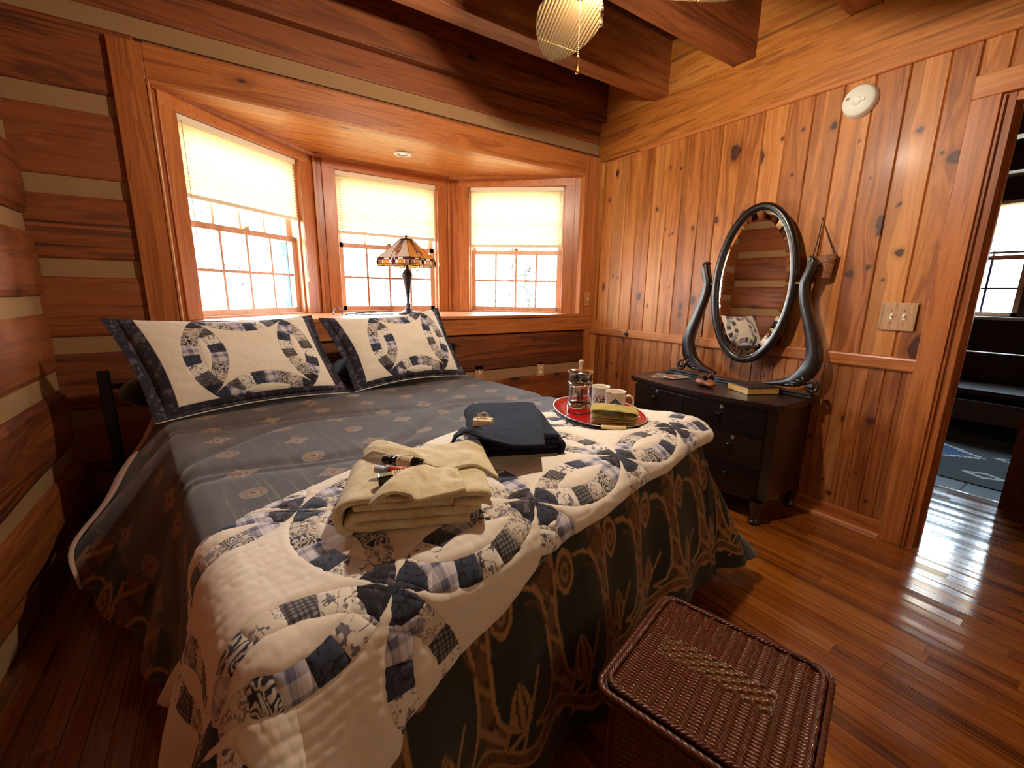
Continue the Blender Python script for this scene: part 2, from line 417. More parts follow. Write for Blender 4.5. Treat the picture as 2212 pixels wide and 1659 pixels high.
# beam on the wall head, lighter moulding under it
b = MB(); b.box(-.010, .15, -4.2, .0, 2.302, 2.60, bev=.006); struct(b.build('trim_2', m_beam_y))
b = MB(); b.prism([(-.010, 2.285), (-.016, 2.29), (-.016, 2.303), (.0, 2.303), (.0, 2.285)], 'y', -4.2, -.447); struct(b.build('trim_3', m_trim_y))
# base board and quarter round
b = MB(); b.box(-.012, .0, -2.245, .0, .0, .085, bev=.003)
b.prism([(-.012, 0), (-.030, 0), (-.028, .010), (-.020, .017), (-.012, .018)], 'y', -2.245, .0); struct(b.build('baseboard_right', m_trim_y))
# doorway casing and jamb
b = MB()
b.box(-.022, .0, -2.335, -2.245, 0, 2.055, rnd=.4, bev=.002)
b.box(.0, .14, -2.375, -2.335, 0, 2.06, rnd=.15)
b.box(.05, .075, -2.39, -2.375, 0, 2.045, rnd=.2)
b.box(-.012, .0, -2.347, -2.335, 0, 2.05, rnd=.1)
b.box(-.022, .0, -3.325, -3.235, 0, 2.055, rnd=.4, bev=.002); b.box(.0, .14, -3.235, -3.195, 0, 2.06)
struct(b.build('door_casing', m_trim_z, wall_right))
b = MB(); b.box(-.024, .0, -3.325, -2.245, 2.055, 2.145, bev=.003); b.box(.003, .14, -3.20, -2.376, 2.02, 2.058); struct(b.build('trim_4', m_trim_y))
struct(boarding('over_door_boards', [-4.2,-4.0,-3.87,-3.74,-3.6,-3.47,-3.34,-3.2,-3.07,-2.94,-2.81,-2.68,-2.55,-2.44,-2.335], 2.06, 2.30, [], m_pine, parent=wall_right))

# ------------------------------------------------------------------ window wall of squared logs and pale chinking
CH = [(.188,.262),(.548,.622),(.912,.986),(1.275,1.349),(1.640,1.714),(2.008,2.083),(2.371,2.441)]
def logs(cs, zt):
    e = [0.0]; 
    for a, b_ in cs: e += [a, b_]
    e.append(zt); return [(e[i], e[i+1]) for i in range(0, len(e), 2)]
OX0, OX1, OZ0, OZ1 = -2.955, -.17, 1.055, 2.181
b = MB(); rr = [.3,.55,.2,.75,.45,.62,.35,.5]
for k, (z0, z1) in enumerate(logs(CH, 2.95)):
    def seg(x0, x1, za, zb, r): b.box(x0, x1, .0, .16, za+.003, zb-.003, rnd=r, bev=.012)
    if z1 <= .93: seg(-3.60, .0, z0, z1, rr[k])
    elif z0 > 2.1: seg(-3.60, .0, z0, z1, rr[k])
    else: seg(-3.60, OX0-.03, z0, z1, rr[k]); seg(OX1+.03, .0, z0, z1, rr[k])
for (x0, x1, z0, z1) in ((OX0-.05, OX0, .9, 2.3), (OX1, OX1+.05, .9, 2.3), (OX0, OX1, OZ1+.003, 2.36), (OX0, OX1, .86, 1.0)):
    b.box(x0, x1, .02, .16, z0, z1)
b.box(-3.72, OX0-.02, .165, .21, -.05, 2.97); b.box(OX1+.02, .14, .165, .21, -.05, 2.97); b.box(-3.72, .14, .165, .21, 2.26, 2.97); b.box(-3.72, .14, .165, .21, -.05, .90)
wall_back = struct(b.build('wall_back', m_log_x))
b = MB()
for z0, z1 in CH:
    segs = [(-3.60, .0)] if (z1 < .93 or z0 > 2.2) else [(-3.60, OX0-.05), (OX1+.05, .0)]
    for x0, x1 in segs: b.box(x0, x1, .010, .15, z0-.008, z1+.008)
b.box(-.70, -.48, .006, .05, 2.438, 2.462)
struct(b.build('chinking', m_chink, wall_back))

# left wall: same logs half a course lower
CL = [(.018,.092),(.382,.456),(.745,.819),(1.106,1.180),(1.466,1.540),(1.831,1.905),(2.195,2.27),(2.56,2.63)]
LX = -3.452
b = MB(); N = 26
for k, (z0, z1) in enumerate(logs(CL, 2.95)):
    if z1-z0 < .03: continue
    # hand-hewn face, slightly bellied
    ys = np.linspace(-4.2, .0, N); pr = [(LX-.16, z0), (LX-.010, z0+.002), (LX+.004, z0+.03), (LX+.010, (z0+z1)/2), (LX+.004, z1-.03), (LX-.010, z1-.002), (LX-.16, z1)]
    P = []; 
    for y in ys:
        for i, (x, z) in enumerate(pr): P.append((x+(.012*math.sin(y*2.3+k*1.7)+.006*math.sin(y*7+k) if 0 < i < 6 else 0), y, z))
    n = len(pr); Fc = [(i*n+j, i*n+j+1, (i+1)*n+j+1, (i+1)*n+j) for i in range(N-1) for j in range(n-1)]
    b.add(P, Fc, 0, [.4,.6,.25,.7,.5,.3,.65,.45,.5][k])
b.box(LX-.26, LX-.17, -4.4, .21, -.05, 2.97)
wall_left = struct(b.build('wall_left', m_log_y))
b = MB()
for z0, z1 in CL: b.box(LX-.15, LX-.012, -4.2, .0, z0-.006, z1+.006)
struct(b.build('chinking', m_chink, wall_left))
# wall behind the camera, with a boarded surface
b = MB()
FWX = (-1.75, -.95)  # opening for the added fill window
for k, (z0, z1) in enumerate(logs(CH, 2.95)):
    for x0, x1 in (((-3.6, FWX[0]), (FWX[1], .14)) if z0 > .9 and z1 < 2.1 else ((-3.6, .14),)): b.box(x0, x1, -4.30, -4.14, z0+.003, z1-.003, rnd=rr[k], bev=.012)
b.box(-3.72, FWX[0], -4.36, -4.30, -.05, 2.97); b.box(FWX[1], .14, -4.36, -4.30, -.05, 2.97); b.box(FWX[0], FWX[1], -4.36, -4.30, -.05, .99); b.box(FWX[0], FWX[1], -4.36, -4.30, 2.0, 2.97)
wall_front = struct(b.build('wall_front', m_log_x))
b = MB()
for z0, z1 in CH:
    for x0, x1 in (((-3.6, FWX[0]), (FWX[1], .14)) if .95 < z0 < 2.0 else ((-3.6, .14),)): b.box(x0, x1, -4.29, -4.152, z0-.008, z1+.008)
struct(b.build('chinking', m_chink, wall_front))

# ------------------------------------------------------------------ ceiling: plank deck, joists
b = MB(); y = -4.3
while y < .15:
    b.box(-3.6, .15, y, y+.138, 2.93, 2.97, rnd=random.random(), bev=.003); y += .14
ceiling = struct(b.build('ceiling', m_deck))
for (a0, a1) in ((-.066,-.001),(-.657,-.525),(-1.262,-1.12),(-1.862,-1.725),(-2.46,-2.325),(-3.06,-2.93),(-3.66,-3.53)):
    b = MB(); b.box(-3.60, .04, a0, a1, 2.602, 2.935, bev=.004); struct(b.build('joist', m_beam_x, ceiling))
b = MB()
for a0, a1 in ((-.525,-.066),(-1.12,-.657),(-1.725,-1.262),(-2.325,-1.862),(-2.93,-2.46),(-3.53,-3.06),(-4.2,-3.66)): b.box(-.006, .14, a0, a1, 2.60, 2.935)
b.box(.045, .14, -4.4, .2, 2.59, 2.97)
struct(b.build('blocking', m_beam_y, ceiling))

# ------------------------------------------------------------------ floor
def strip_floor(name, x0, x1, y0, y1, mat, parent=None):
    b = MB(); x = x0; w = .057
    while x < x1:
        y = y0-random.random()*.9
        while y < y1:
            L = random.uniform(.45, 1.3); a, c = max(y, y0), min(y+L, y1)
            if c-a > .01:
                t1, t2 = random.uniform(-.0010, .0010), random.uniform(-.0010, .0010); xx = min(x+w, x1)
                P = [(x+.0006, a+.0005, t1), (xx-.0006, a+.0005, -t1), (xx-.0006, c-.0005, t2), (x+.0006, c-.0005, -t2)]
                Q = [(p[0], p[1], -.02) for p in P]
                b.add(P+Q, [(0,1,2,3),(0,4,5,1),(1,5,6,2),(2,6,7,3),(3,7,4,0)], 0, random.random()**1.3)
            y += L
        x += w
    return b.build(name, mat, parent)
floor = struct(strip_floor('floor', -3.6, 1.14, -4.3, .16, m_floor))
b = MB(); b.box(-3.7, 1.14, -4.4, .2, -.06, -.012); b.box(1.14, 4.2, -4.4, -.6, -.06, -.012); struct(b.build('subfloor', m_deck, floor))
m_tile = plain('slate_tile', H('#8f9aa2'), .18)
b = MB()
for i in range(9):
    for j in range(12): b.box(1.145+i*.33, 1.145+i*.33+.322, -4.3+j*.33, -4.3+j*.33+.322, -.03, .0005)
struct(b.build('tile_floor', m_tile, floor))

# ------------------------------------------------------------------ bay: three windows
BP = [np.array((-2.955, .02)), np.array((-2.129, .735)), np.array((-1.043, .735)), np.array((-.17, .02))]
OPN = [(.112, .945), (.150, .968), (.176, .992)]
m_glass = None
t = NT('window_pane'); n = t.n; n.remove(t.b)
tr = t.node('ShaderNodeBsdfTransparent'); gl = t.node('ShaderNodeBsdfGlossy'); gl.inputs['Roughness'].default_value = .01
fr = t.node('ShaderNodeLayerWeight'); fr.inputs['Blend'].default_value = .5; fx = t.math('MULTIPLY_ADD', t.math('POWER', fr.outputs['Facing'], 5.0), .9, .025); mx = t.node('ShaderNodeMixShader')
t.ln(fx, mx.inputs[0]); t.ln(tr.outputs[0], mx.inputs[1]); t.ln(gl.outputs[0], mx.inputs[2]); t.ln(mx.outputs[0], n['Material Output'].inputs[0]); m_glass = t.m
def translucent(name, c, k=.6):
    t = NT(name); n = t.n; n.remove(t.b); d = t.node('ShaderNodeBsdfDiffuse'); d.inputs[0].default_value = (*c, 1)
    tl = t.node('ShaderNodeBsdfTranslucent'); tl.inputs[0].default_value = (*c, 1); mx = t.node('ShaderNodeMixShader'); mx.inputs[0].default_value = k
    tc = t.node('ShaderNodeTexCoord'); nz = t.noise(tc.outputs['Object'], 120, 2); mc = t.mix(t.math('MULTIPLY', nz, .18), c, tuple(x*.6 for x in c))
    t.ln(mc, d.inputs[0]); t.ln(mc, tl.inputs[0])
    t.ln(d.outputs[0], mx.inputs[1]); t.ln(tl.outputs[0], mx.inputs[2]); t.ln(mx.outputs[0], n['Material Output'].inputs[0]); return t.m
m_shade = translucent('shade_fabric', H('#f0e2c0'), .24)
m_cord = plain('cord_white', H('#d8cdb4'), .7)
m_blue = plain('exterior_blue_paint', H('#17507a'), .6)
m_sash = wood('glare_lightened_sash', (H('#c48a66'), H('#d8a483'), H('#e4b99c')), 'z', .4, 0, coat=.1)  # timber colour lightened to stand in for glare around the panes
def frame_mat(A, B):
    d = (B-A)/np.linalg.norm(B-A); nrm = np.array((-d[1], d[0]))      # n points outdoors
    return Matrix(((d[0], nrm[0], 0, A[0]), (d[1], nrm[1], 0, A[1]), (0, 0, 1, 0), (0, 0, 0, 1))), float(np.linalg.norm(B-A))
ZT = 2.105
shade_bottom = [1.70, 1.655, 1.615]
WN = ['left angled', 'middle', 'right angled']
for i in range(3):
    Mx, L = frame_mat(BP[i], BP[i+1]); s0, s1 = OPN[i]; W = s1-s0
    win = struct(thing('window_%d' % (i+1), (float(BP[i][0]), float(BP[i][1]), OZ0), None, None))
    b = MB()                       # wall boards and casing
    e0, e1 = (.0, L); 
    b.box(e0, s0-.085, -.002, .11, OZ0, OZ1, mat=Mx, rnd=.3); b.box(s1+.085, e1, -.002, .11, OZ0, OZ1, mat=Mx, rnd=.6)
    b.box(s0-.088, s1+.088, .0, .11, ZT+.01, OZ1, mat=Mx, rnd=.5)
    b.box(max(e0, s0-.088), s0, -.016, .11, OZ0, ZT+.07, mat=Mx, rnd=.65, bev=.003); b.box(s1, min(e1, s1+.088), -.016, .11, OZ0, ZT+.07, mat=Mx, rnd=.4, bev=.003)
    if i == 1:
        b.box(.0, .022, -.022, 0, OZ0, OZ1, mat=Mx, rnd=.8, bev=.003); b.box(L-.022, L, -.022, 0, OZ0, OZ1, mat=Mx, rnd=.7, bev=.003)
    struct(b.build('casing', m_trim_z, win))
    b = MB(); b.box(s0-.088, s1+.088, -.018, .10, ZT, ZT+.072, mat=Mx, bev=.003); b.prism([(-.02, OZ1-.016), (-.034, OZ1), (0, OZ1), (0, OZ1-.016)], 'x', 0.0, L, mat=Mx)
    struct(b.build('head_casing', m_trim_x, win))
    b = MB(); b.box(s0, s0+.012, .02, .16, OZ0, ZT, mat=Mx); b.box(s1-.012, s1, .02, .16, OZ0, ZT, mat=Mx); b.box(s0, s1, .02, .16, ZT-.012, ZT, mat=Mx); b.box(s0, s1, .02, .18, OZ0-.02, OZ0+.012, mat=Mx)
    struct(b.build('jamb', m_sash, win))
    def sash(nm, z0, z1, n0, rows, brail):
        b = MB(); st = .036; a, c = s0+.010, s1-.010
        b.box(a, a+st, n0, n0+.032, z0, z1, mat=Mx); b.box(c-st, c, n0, n0+.032, z0, z1, mat=Mx)
        b.box(a, c, n0, n0+.032, z0, z0+brail, mat=Mx); b.box(a, c, n0, n0+.032, z1-.034, z1, mat=Mx)
        for k in range(1, 4):
            x = a+st+(c-a-2*st)*k/4; b.box(x-.008, x+.008, n0+.006, n0+.028, z0+.01, z1-.01, mat=Mx)
        for k in range(1, rows):
            z = z0+brail+(z1-z0-.034-brail)*k/rows; b.box(a+.01, c-.01, n0+.007, n0+.027, z-.008, z+.008, mat=Mx)
        f = struct(b.build(nm, m_sash, win))
        b = MB(); b.box(a+.01, c-.01, n0+.015, n0+.018, z0+.01, z1-.01, mat=Mx); struct(b.build('pane', m_glass, f)); return f
    sash('lower_sash', OZ0+.006, 1.592, .060, 2, .040)
    sash('upper_sash', 1.558, ZT-.012, .098, 2, .034)
    b = MB(); b.box((s0+s1)/2-.02, (s0+s1)/2+.02, .055, .075, 1.592, 1.602, mat=Mx); b.box((s0+s1)/2-.012, (s0+s1)/2+.012, .05, .07, 1.602, 1.609, mat=Mx)
    b.build('sash_lock', m_brass, win)
    b = MB(); 
    for a, c in ((s0-.09, s0-.01), (s1+.01, s1+.09)): b.box(a, c, .185, .21, OZ0-.05, ZT+.05, mat=Mx)
    b.box(s1-.018, s1+.05, .133, .185, OZ0, ZT, mat=Mx); b.box(s0-.05, s0+.012, .162, .185, OZ0, ZT, mat=Mx)
    struct(b.build('outside_trim', m_blue, win))
    # cellular shade
    sh = thing('cellular_shade', tuple(Mx @ Vector(((s0+s1)/2, .03, ZT-.03))), ['cream cellular shade tinged blue in the left angled bay window', 'cream cellular shade in the middle bay window above the stained glass lamp', 'cream cellular shade in the right angled bay window near the boarded wall'][i], 'window shade', 'cellular shades in the bay window')
    b = MB(); b.box(s0+.006, s1-.006, .006, .046, ZT-.034, ZT-.001, mat=Mx, bev=.004); b.build('headrail', m_cream, sh)
    zb = shade_bottom[i]; prof = []; z = ZT-.034; k = 0
    while z > zb+.018: prof.append((.026+(.008 if k % 2 else -.008), z)); z -= .0095; k += 1
    back = [(p[0]+.012 if j % 2 == 0 else p[0]-.004+.008, p[1]) for j, p in enumerate(prof)]
    b = MB(); n_ = len(prof)
    P = [Mx @ Vector((x, p[0], p[1])) for p in prof for x in (s0+.010, s1-.010)]
    b.add(P, [(2*j, 2*j+1, 2*j+3, 2*j+2) for j in range(n_-1)], 0, .5); b.build('pleated_fabric', m_shade, sh)
    b = MB(); b.box(s0+.008, s1-.008, .012, .042, zb, zb+.022, mat=Mx, bev=.004); b.build('bottom_rail', m_cream, sh)
    b = MB(); xc = s0+.035 if i < 2 else s1-.035; b.tube([Mx @ Vector((xc, .004, ZT-.03)), Mx @ Vector((xc+.002, .002, 1.5))], .0016, 5); c_ = b.build('cord', m_cord, sh)
    zt = {0: 1.40, 1: 1.46, 2: 1.47}[i]
    b = MB(); xr = s1-.004 if i < 2 else s0+.004
    b.tube([Mx @ Vector((xr, -.020, ZT-.05)), Mx @ Vector((xr+.003, -.024, zt-.1 if i == 0 else zt))], .0016, 5); c2 = b.build('cord', m_cord, sh)
    b = MB(); q = Mx @ Vector((xr+.003, -.024, zt-.1 if i == 0 else zt)); b.lathe([(0, .018), (.003, .016), (.0055, 0), (.006, -.016), (0, -.018)], tuple(q), 8); b.build('tassel', m_cream, c2)
# bay sill, ceiling, opening trim
poly = [(-2.955, -.0), (-2.955, .02), (-2.18, .80), (-1.0, .80), (-.17, .02), (-.17, .0)]
b = MB(); b.prism(poly, 'z', 1.012, OZ0, rnd=.5); b.box(-3.0, -.13, -.030, .006, 1.030, OZ0, bev=.006, rnd=.5); struct(b.build('trim_5', m_trim_x))
b = MB(); b.box(-3.085, -.0005, -.020, .0, .915, 1.030, bev=.004, rnd=.35); struct(b.build('trim_6', m_trim_x))
b = MB(); b.box(-3.082, -2.957, -.026, .0, 1.03, 2.335, bev=.003, rnd=.35); b.box(-.168, -.001, -.022, .0, 1.03, 2.335, bev=.003, rnd=.5)
b.box(-2.957, -2.945, -.032, .02, OZ0, OZ1, bev=.004, rnd=.85); b.box(-.182, -.168, -.032, .02, OZ0, OZ1, bev=.004, rnd=.85)
b.box(-.085, -.001, -.016, .0, .0, .915, rnd=.4)
struct(b.build('trim_7', m_trim_z))
b = MB(); b.box(-2.957, -.168, -.026, .0, OZ1, 2.335, bev=.003, rnd=.4); b.box(-2.957, -.168, -.032, .02, OZ1-.010, OZ1+.004, bev=.003, rnd=.8); struct(b.build('trim_8', m_trim_x))
b = MB(); y = .02; k = 0
while y < .74:
    y2 = min(y+.118, .74); xa = lambda yy: -2.955+(yy-.02)*.826/.715; xb = lambda yy: -.17-(yy-.02)*.873/.715
    b.prism([(xa(y)-.05, y+.001), (xb(y)+.05, y+.001), (xb(y2)+.05, y2-.001), (xa(y2)-.05, y2-.001)], 'z', OZ1+.001-(.0 if k else .004), OZ1+.03); y = y2; k += 1
bc = struct(b.build('bay_ceiling', m_bayceil, ceiling))
b = MB(); b.prism([(-3.1, .17), (-2.2, .95), (-.95, .95), (-.05, .17)], 'z', OZ1+.035, OZ1+.09); b.prism([(-3.1, .17), (-2.2, .95), (-.95, .95), (-.05, .17)], 'z', .9, 1.0); struct(b.build('bay_shell', m_deck, ceiling))
# recessed light in the bay ceiling
rl = thing('recessed_light', (-1.588, .337, OZ1), 'small round white recessed light in the bay ceiling', 'ceiling light')
b = MB(); b.lathe([(.062, .0), (.060, -.006), (.046, -.008), (.042, -.002), (.036, .03)], (-1.588, .337, OZ1), 32); b.build('trim_ring', m_white, rl)
b = MB(); b.lathe([(.0, -.004), (.020, -.002), (.030, .004), (.036, .016)], (-1.588, .337, OZ1), 24); b.build('bulb', plain('bulb_white', H('#f4efe6'), .3), rl)

# ------------------------------------------------------------------ outdoors: pale ground, thin spring trees
gm = fabric('meadow', H('#8a8a6a'), 1.0, 8, .2, .02, 0, .4)
b = MB(); b.box(-30, 30, 1.2, 45, -1.4, -1.2); struct(b.build('ground', gm))
m_bark = wood('bark', (H('#3a342e'), H('#5a544c'), H('#7a736a')), 'z', .9, 0, coat=0)
m_leaf = fabric('spring_leaves', H('#7d9468'), .8, 30, .1, .002, .1, .3)
def tree(x, y, h, label, seed):
    r = random.Random(seed); tr_ = thing('tree', (x, y, -1.2), label, 'tree', 'trees beyond the bay window')
    b = MB(); pts = [(x+.1*math.sin(k*.9+seed), y+.08*math.cos(k+seed), -1.2+h*k/8) for k in range(9)]
    b.tube(pts, [.13*(1-k/9.5)+.01 for k in range(9)], 8); tips = []
    for k in range(26):
        z = r.uniform(.15, .95)*h-1.2; a = r.uniform(0, 2*PI); L = r.uniform(.6, 1.7)*(1.15-(z+1.2)/h*.6)
        p0 = Vector((x, y, z)); p2 = p0+Vector((L*math.cos(a), L*math.sin(a), r.uniform(-.1, .7))); p1 = (p0+p2)/2+Vector((0, 0, .12))
        b.tube([p0, p1, p2], [.03, .018, .005], 5); tips += [p1, p2, (p1+p2)/2]
    b.build('trunk', m_bark, tr_)
    b = MB()
    for p in tips:
        for k in range(9):
            c = p+Vector((r.gauss(0, .22), r.gauss(0, .22), r.gauss(0, .2))); s_ = r.uniform(.03, .06)
            q = Matrix.Rotation(r.uniform(0, 6.28), 3, Vector((r.random()-.5, r.random()-.5, r.random()-.5)).normalized())
            b.add([c+q @ Vector(v)*s_ for v in ((-1, 0, 0), (0, -.45, .1), (1, 0, 0), (0, .45, .1))], [(0, 1, 2, 3)])
    f = b.build('foliage', m_leaf, tr_); f['kind'] = 'stuff'
for j, (x, y, h) in enumerate([(-5.2, 7.5, 6.5), (-3.2, 9.0, 7.2), (-1.0, 8.2, 6.2), (1.6, 8.8, 7.0), (4.4, 8.0, 6.6), (6.8, 10.5, 7.5), (-2.3, 12.5, 8.0), (2.9, 12.0, 8.0)]):
    tree(x, y, h, ['thin pale tree seen through the bay window panes', 'thin pale tree seen through the bay window panes'][j % 2], j+3)

# ------------------------------------------------------------------ room beyond the doorway
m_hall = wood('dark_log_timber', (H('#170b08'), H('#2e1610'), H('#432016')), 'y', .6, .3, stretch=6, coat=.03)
HX = 3.4
b = MB()
def hallwall(x0, x1, y0, y1, z0, z1): b.box(x0, x1, y0, y1, z0, z1)
HW = [(-2.09, -1.36), (-2.95, -2.20)]; HZ0, HZ1 = 1.07, 2.13
hallwall(HX, HX+.14, -4.3, HW[1][0], HZ0, HZ1); hallwall(HX, HX+.14, HW[1][1], HW[0][0], HZ0, HZ1); hallwall(HX, HX+.14, HW[0][1], -.6, HZ0, HZ1)
for z0, z1 in ((0, .36), (.37, .72), (.73, HZ0), (HZ1, 2.45)): hallwall(HX, HX+.14, -4.3, -.6, z0, z1)
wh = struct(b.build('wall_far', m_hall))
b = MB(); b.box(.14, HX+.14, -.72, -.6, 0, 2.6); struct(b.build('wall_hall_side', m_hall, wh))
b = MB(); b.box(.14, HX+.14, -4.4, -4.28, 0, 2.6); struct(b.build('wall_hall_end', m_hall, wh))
b = MB()
for k in range(7): b.box(.14, HX+.14, -4.4+k*.545, -4.4+k*.545+.54, 2.45, 2.50)
for x in (1.4, 2.5): b.box(x, x+.12, -4.3, -.6, 2.22, 2.45)
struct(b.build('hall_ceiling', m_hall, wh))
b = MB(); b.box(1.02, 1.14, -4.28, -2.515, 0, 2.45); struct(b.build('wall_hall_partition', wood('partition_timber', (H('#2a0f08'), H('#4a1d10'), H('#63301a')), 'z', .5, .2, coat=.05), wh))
for i, (y0, y1) in enumerate(HW):
    win = struct(thing('window_%d' % (i+4), (HX, (y0+y1)/2, HZ0), None, None))
    b = MB()
    b.box(HX+.02, HX+.06, y0, y0+.04, HZ0, HZ1); b.box(HX+.02, HX+.06, y1-.04, y1, HZ0, HZ1); b.box(HX+.02, HX+.06, y0, y1, HZ0, HZ0+.04); b.box(HX+.02, HX+.06, y0, y1, HZ1-.04, HZ1); b.box(HX+.015, HX+.065, y0, y1, 1.60, 1.64)
    f = struct(b.build('sash', m_sash, win))
    b = MB()
    for k in (1, 2): yy = y0+(y1-y0)*k/3; b.box(HX+.03, HX+.05, yy-.009, yy+.009, HZ0, HZ1)
    for z in (1.335, 1.86): b.box(HX+.03, HX+.05, y0, y1, z-.009, z+.009)
    struct(b.build('muntin', plain('muntin_violet', H('#6a58a8'), .5), f))
    b = MB(); b.box(HX+.038, HX+.041, y0+.02, y1-.02, HZ0+.02, HZ1-.02); struct(b.build('pane', m_glass, f))
    b = MB(); b.box(HX-.05, HX+.02, y0-.06, y1+.06, HZ0-.03, HZ0, bev=.004); struct(b.build('sill', m_cream, win))
    sh = thing('cellular_shade', (HX, (y0+y1)/2, HZ1), ['cream cellular shade half down in the window seen through the doorway', 'cream cellular shade in the second window of the next room'][i], 'window shade', 'cellular shades in the next room')
    P = []; z = HZ1-.03; k = 0
    while z > 1.675: P += [(HX+.005+(.012 if k % 2 else 0), y0+.01, z), (HX+.005+(.012 if k % 2 else 0), y1-.01, z)]; z -= .010; k += 1
    b = MB(); b.add(P, [(2*j, 2*j+1, 2*j+3, 2*j+2) for j in range(k-1)]); b.build('pleated_fabric', m_shade, sh)
    b = MB(); b.box(HX-.002, HX+.025, y0+.008, y1-.008, HZ1-.03, HZ1, bev=.003); b.build('headrail', m_cream, sh)
    b = MB(); b.box(HX+.0, HX+.022, y0+.008, y1-.008, 1.655, 1.677, bev=.003); b.build('bottom_rail', m_cream, sh)
win = struct(thing('window_6', ((FWX[0]+FWX[1])/2, -4.2, .99), None, None))  # added window, out of view, to light the bed's foot face
b = MB(); x0, x1 = FWX
for a, c in ((x0, x0+.05), (x1-.05, x1), ((x0+x1)/2-.025, (x0+x1)/2+.025)): b.box(a, c, -4.26, -4.20, .99, 2.0)
for a, c in ((.99, 1.04), (1.95, 2.0), (1.48, 1.51)): b.box(x0, x1, -4.26, -4.20, a, c)
b2 = MB(); b2.add([(x0+.01, -4.19+.012*(k % 2), 2.0-.0125*k) if q == 0 else (x1-.01, -4.19+.012*(k % 2), 2.0-.0125*k) for k in range(81) for q in (0, 1)], [(2*k, 2*k+1, 2*k+3, 2*k+2) for k in range(80)]); struct(b2.build('fill_window_shade', m_shade, win))  # lowered shade warms and dims the added window's light
f = struct(b.build('sash', m_sash, win)); b = MB(); b.box(x0+.02, x1-.02, -4.232, -4.229, 1.0, 1.99); struct(b.build('pane', m_glass, f))
b = MB(); b.box(x0-.08, x0, -4.16, -4.12, .92, 2.07); b.box(x1, x1+.08, -4.16, -4.12, .92, 2.07); struct(b.build('casing', m_trim_z, win))
# pale reed-like lines high on the far side of the next room: two light shelf edges
sh = thing('wall_shelf', (HX-.2, -2.1, 2.2), 'dark shelf with pale edge above the window of the next room', 'shelf')
b = MB(); b.box(HX-.22, HX-.002, -3.3, -1.2, 2.33, 2.36); b.build('board', m_hall, sh)
b = MB(); b.box(HX-.226, HX-.22, -3.3, -1.2, 2.328, 2.362); b.build('edge_strip', m_cream, sh)
# low dark bench under the far windows
bn = thing('bench', (2.98, -2.2, 0), 'low dark bench under the windows of the next room', 'bench')
b = MB(); b.box(2.72, 3.38, -3.2, -1.1, .40, .45, bev=.01); b.build('seat', m_hall, bn)
b = MB(); b.box(2.74, 2.78, -3.15, -1.15, .16, .34); b.build('front_rail', plain('bench_rail', H('#4a3a22'), .5), bn)
for x, y in ((2.76, -3.12), (2.76, -1.18), (3.33, -3.12), (3.33, -1.18)):
    b = MB(); b.box(x-.03, x+.03, y-.03, y+.03, 0, .40); b.build('leg', m_hall, bn)
# woven rug with a stepped diamond
X, Y = np.meshgrid(np.arange(1.36, 2.70, .006), np.arange(-3.5, -1.5, .006), indexing='ij')
c = np.zeros(X.shape+(3,)); c[:] = H('#0b2420')
st = lambda v, q: np.round(v/q)*q
d = np.abs(st(X-2.10, .02))/.42+np.abs(st(Y+1.78, .06))/.52+.06*((np.floor((Y+4)/.03) % 2)-.5)
c[d < 1.0] = H('#d8d2c8'); c[d < .90] = H('#1a4a80'); c[d < .45] = H('#9a8d86')
d2 = np.abs(st(X-1.62, .012))/.075+np.abs(st(Y+2.36, .02))/.12
c[(d2 < 1.0) & (d2 > .55)] = H('#d8d2c8')
d3 = np.abs(st(X-2.2, .012))/.06+np.abs(st(Y+2.40, .02))/.10; c[(d3 < 1) & (d3 > .5)] = H('#d8d2c8')
rug = tag(grid('woven_rug', np.stack([X, Y, .006+0*X], -1), colattr('rug_wool', .95, .4, 300), None, (2.0, -2.5, 0), {'Col': ('FLOAT_COLOR', c)}, solid=.005), 'dark green woven rug with stepped blue diamond on the floor of the next room', 'rug')

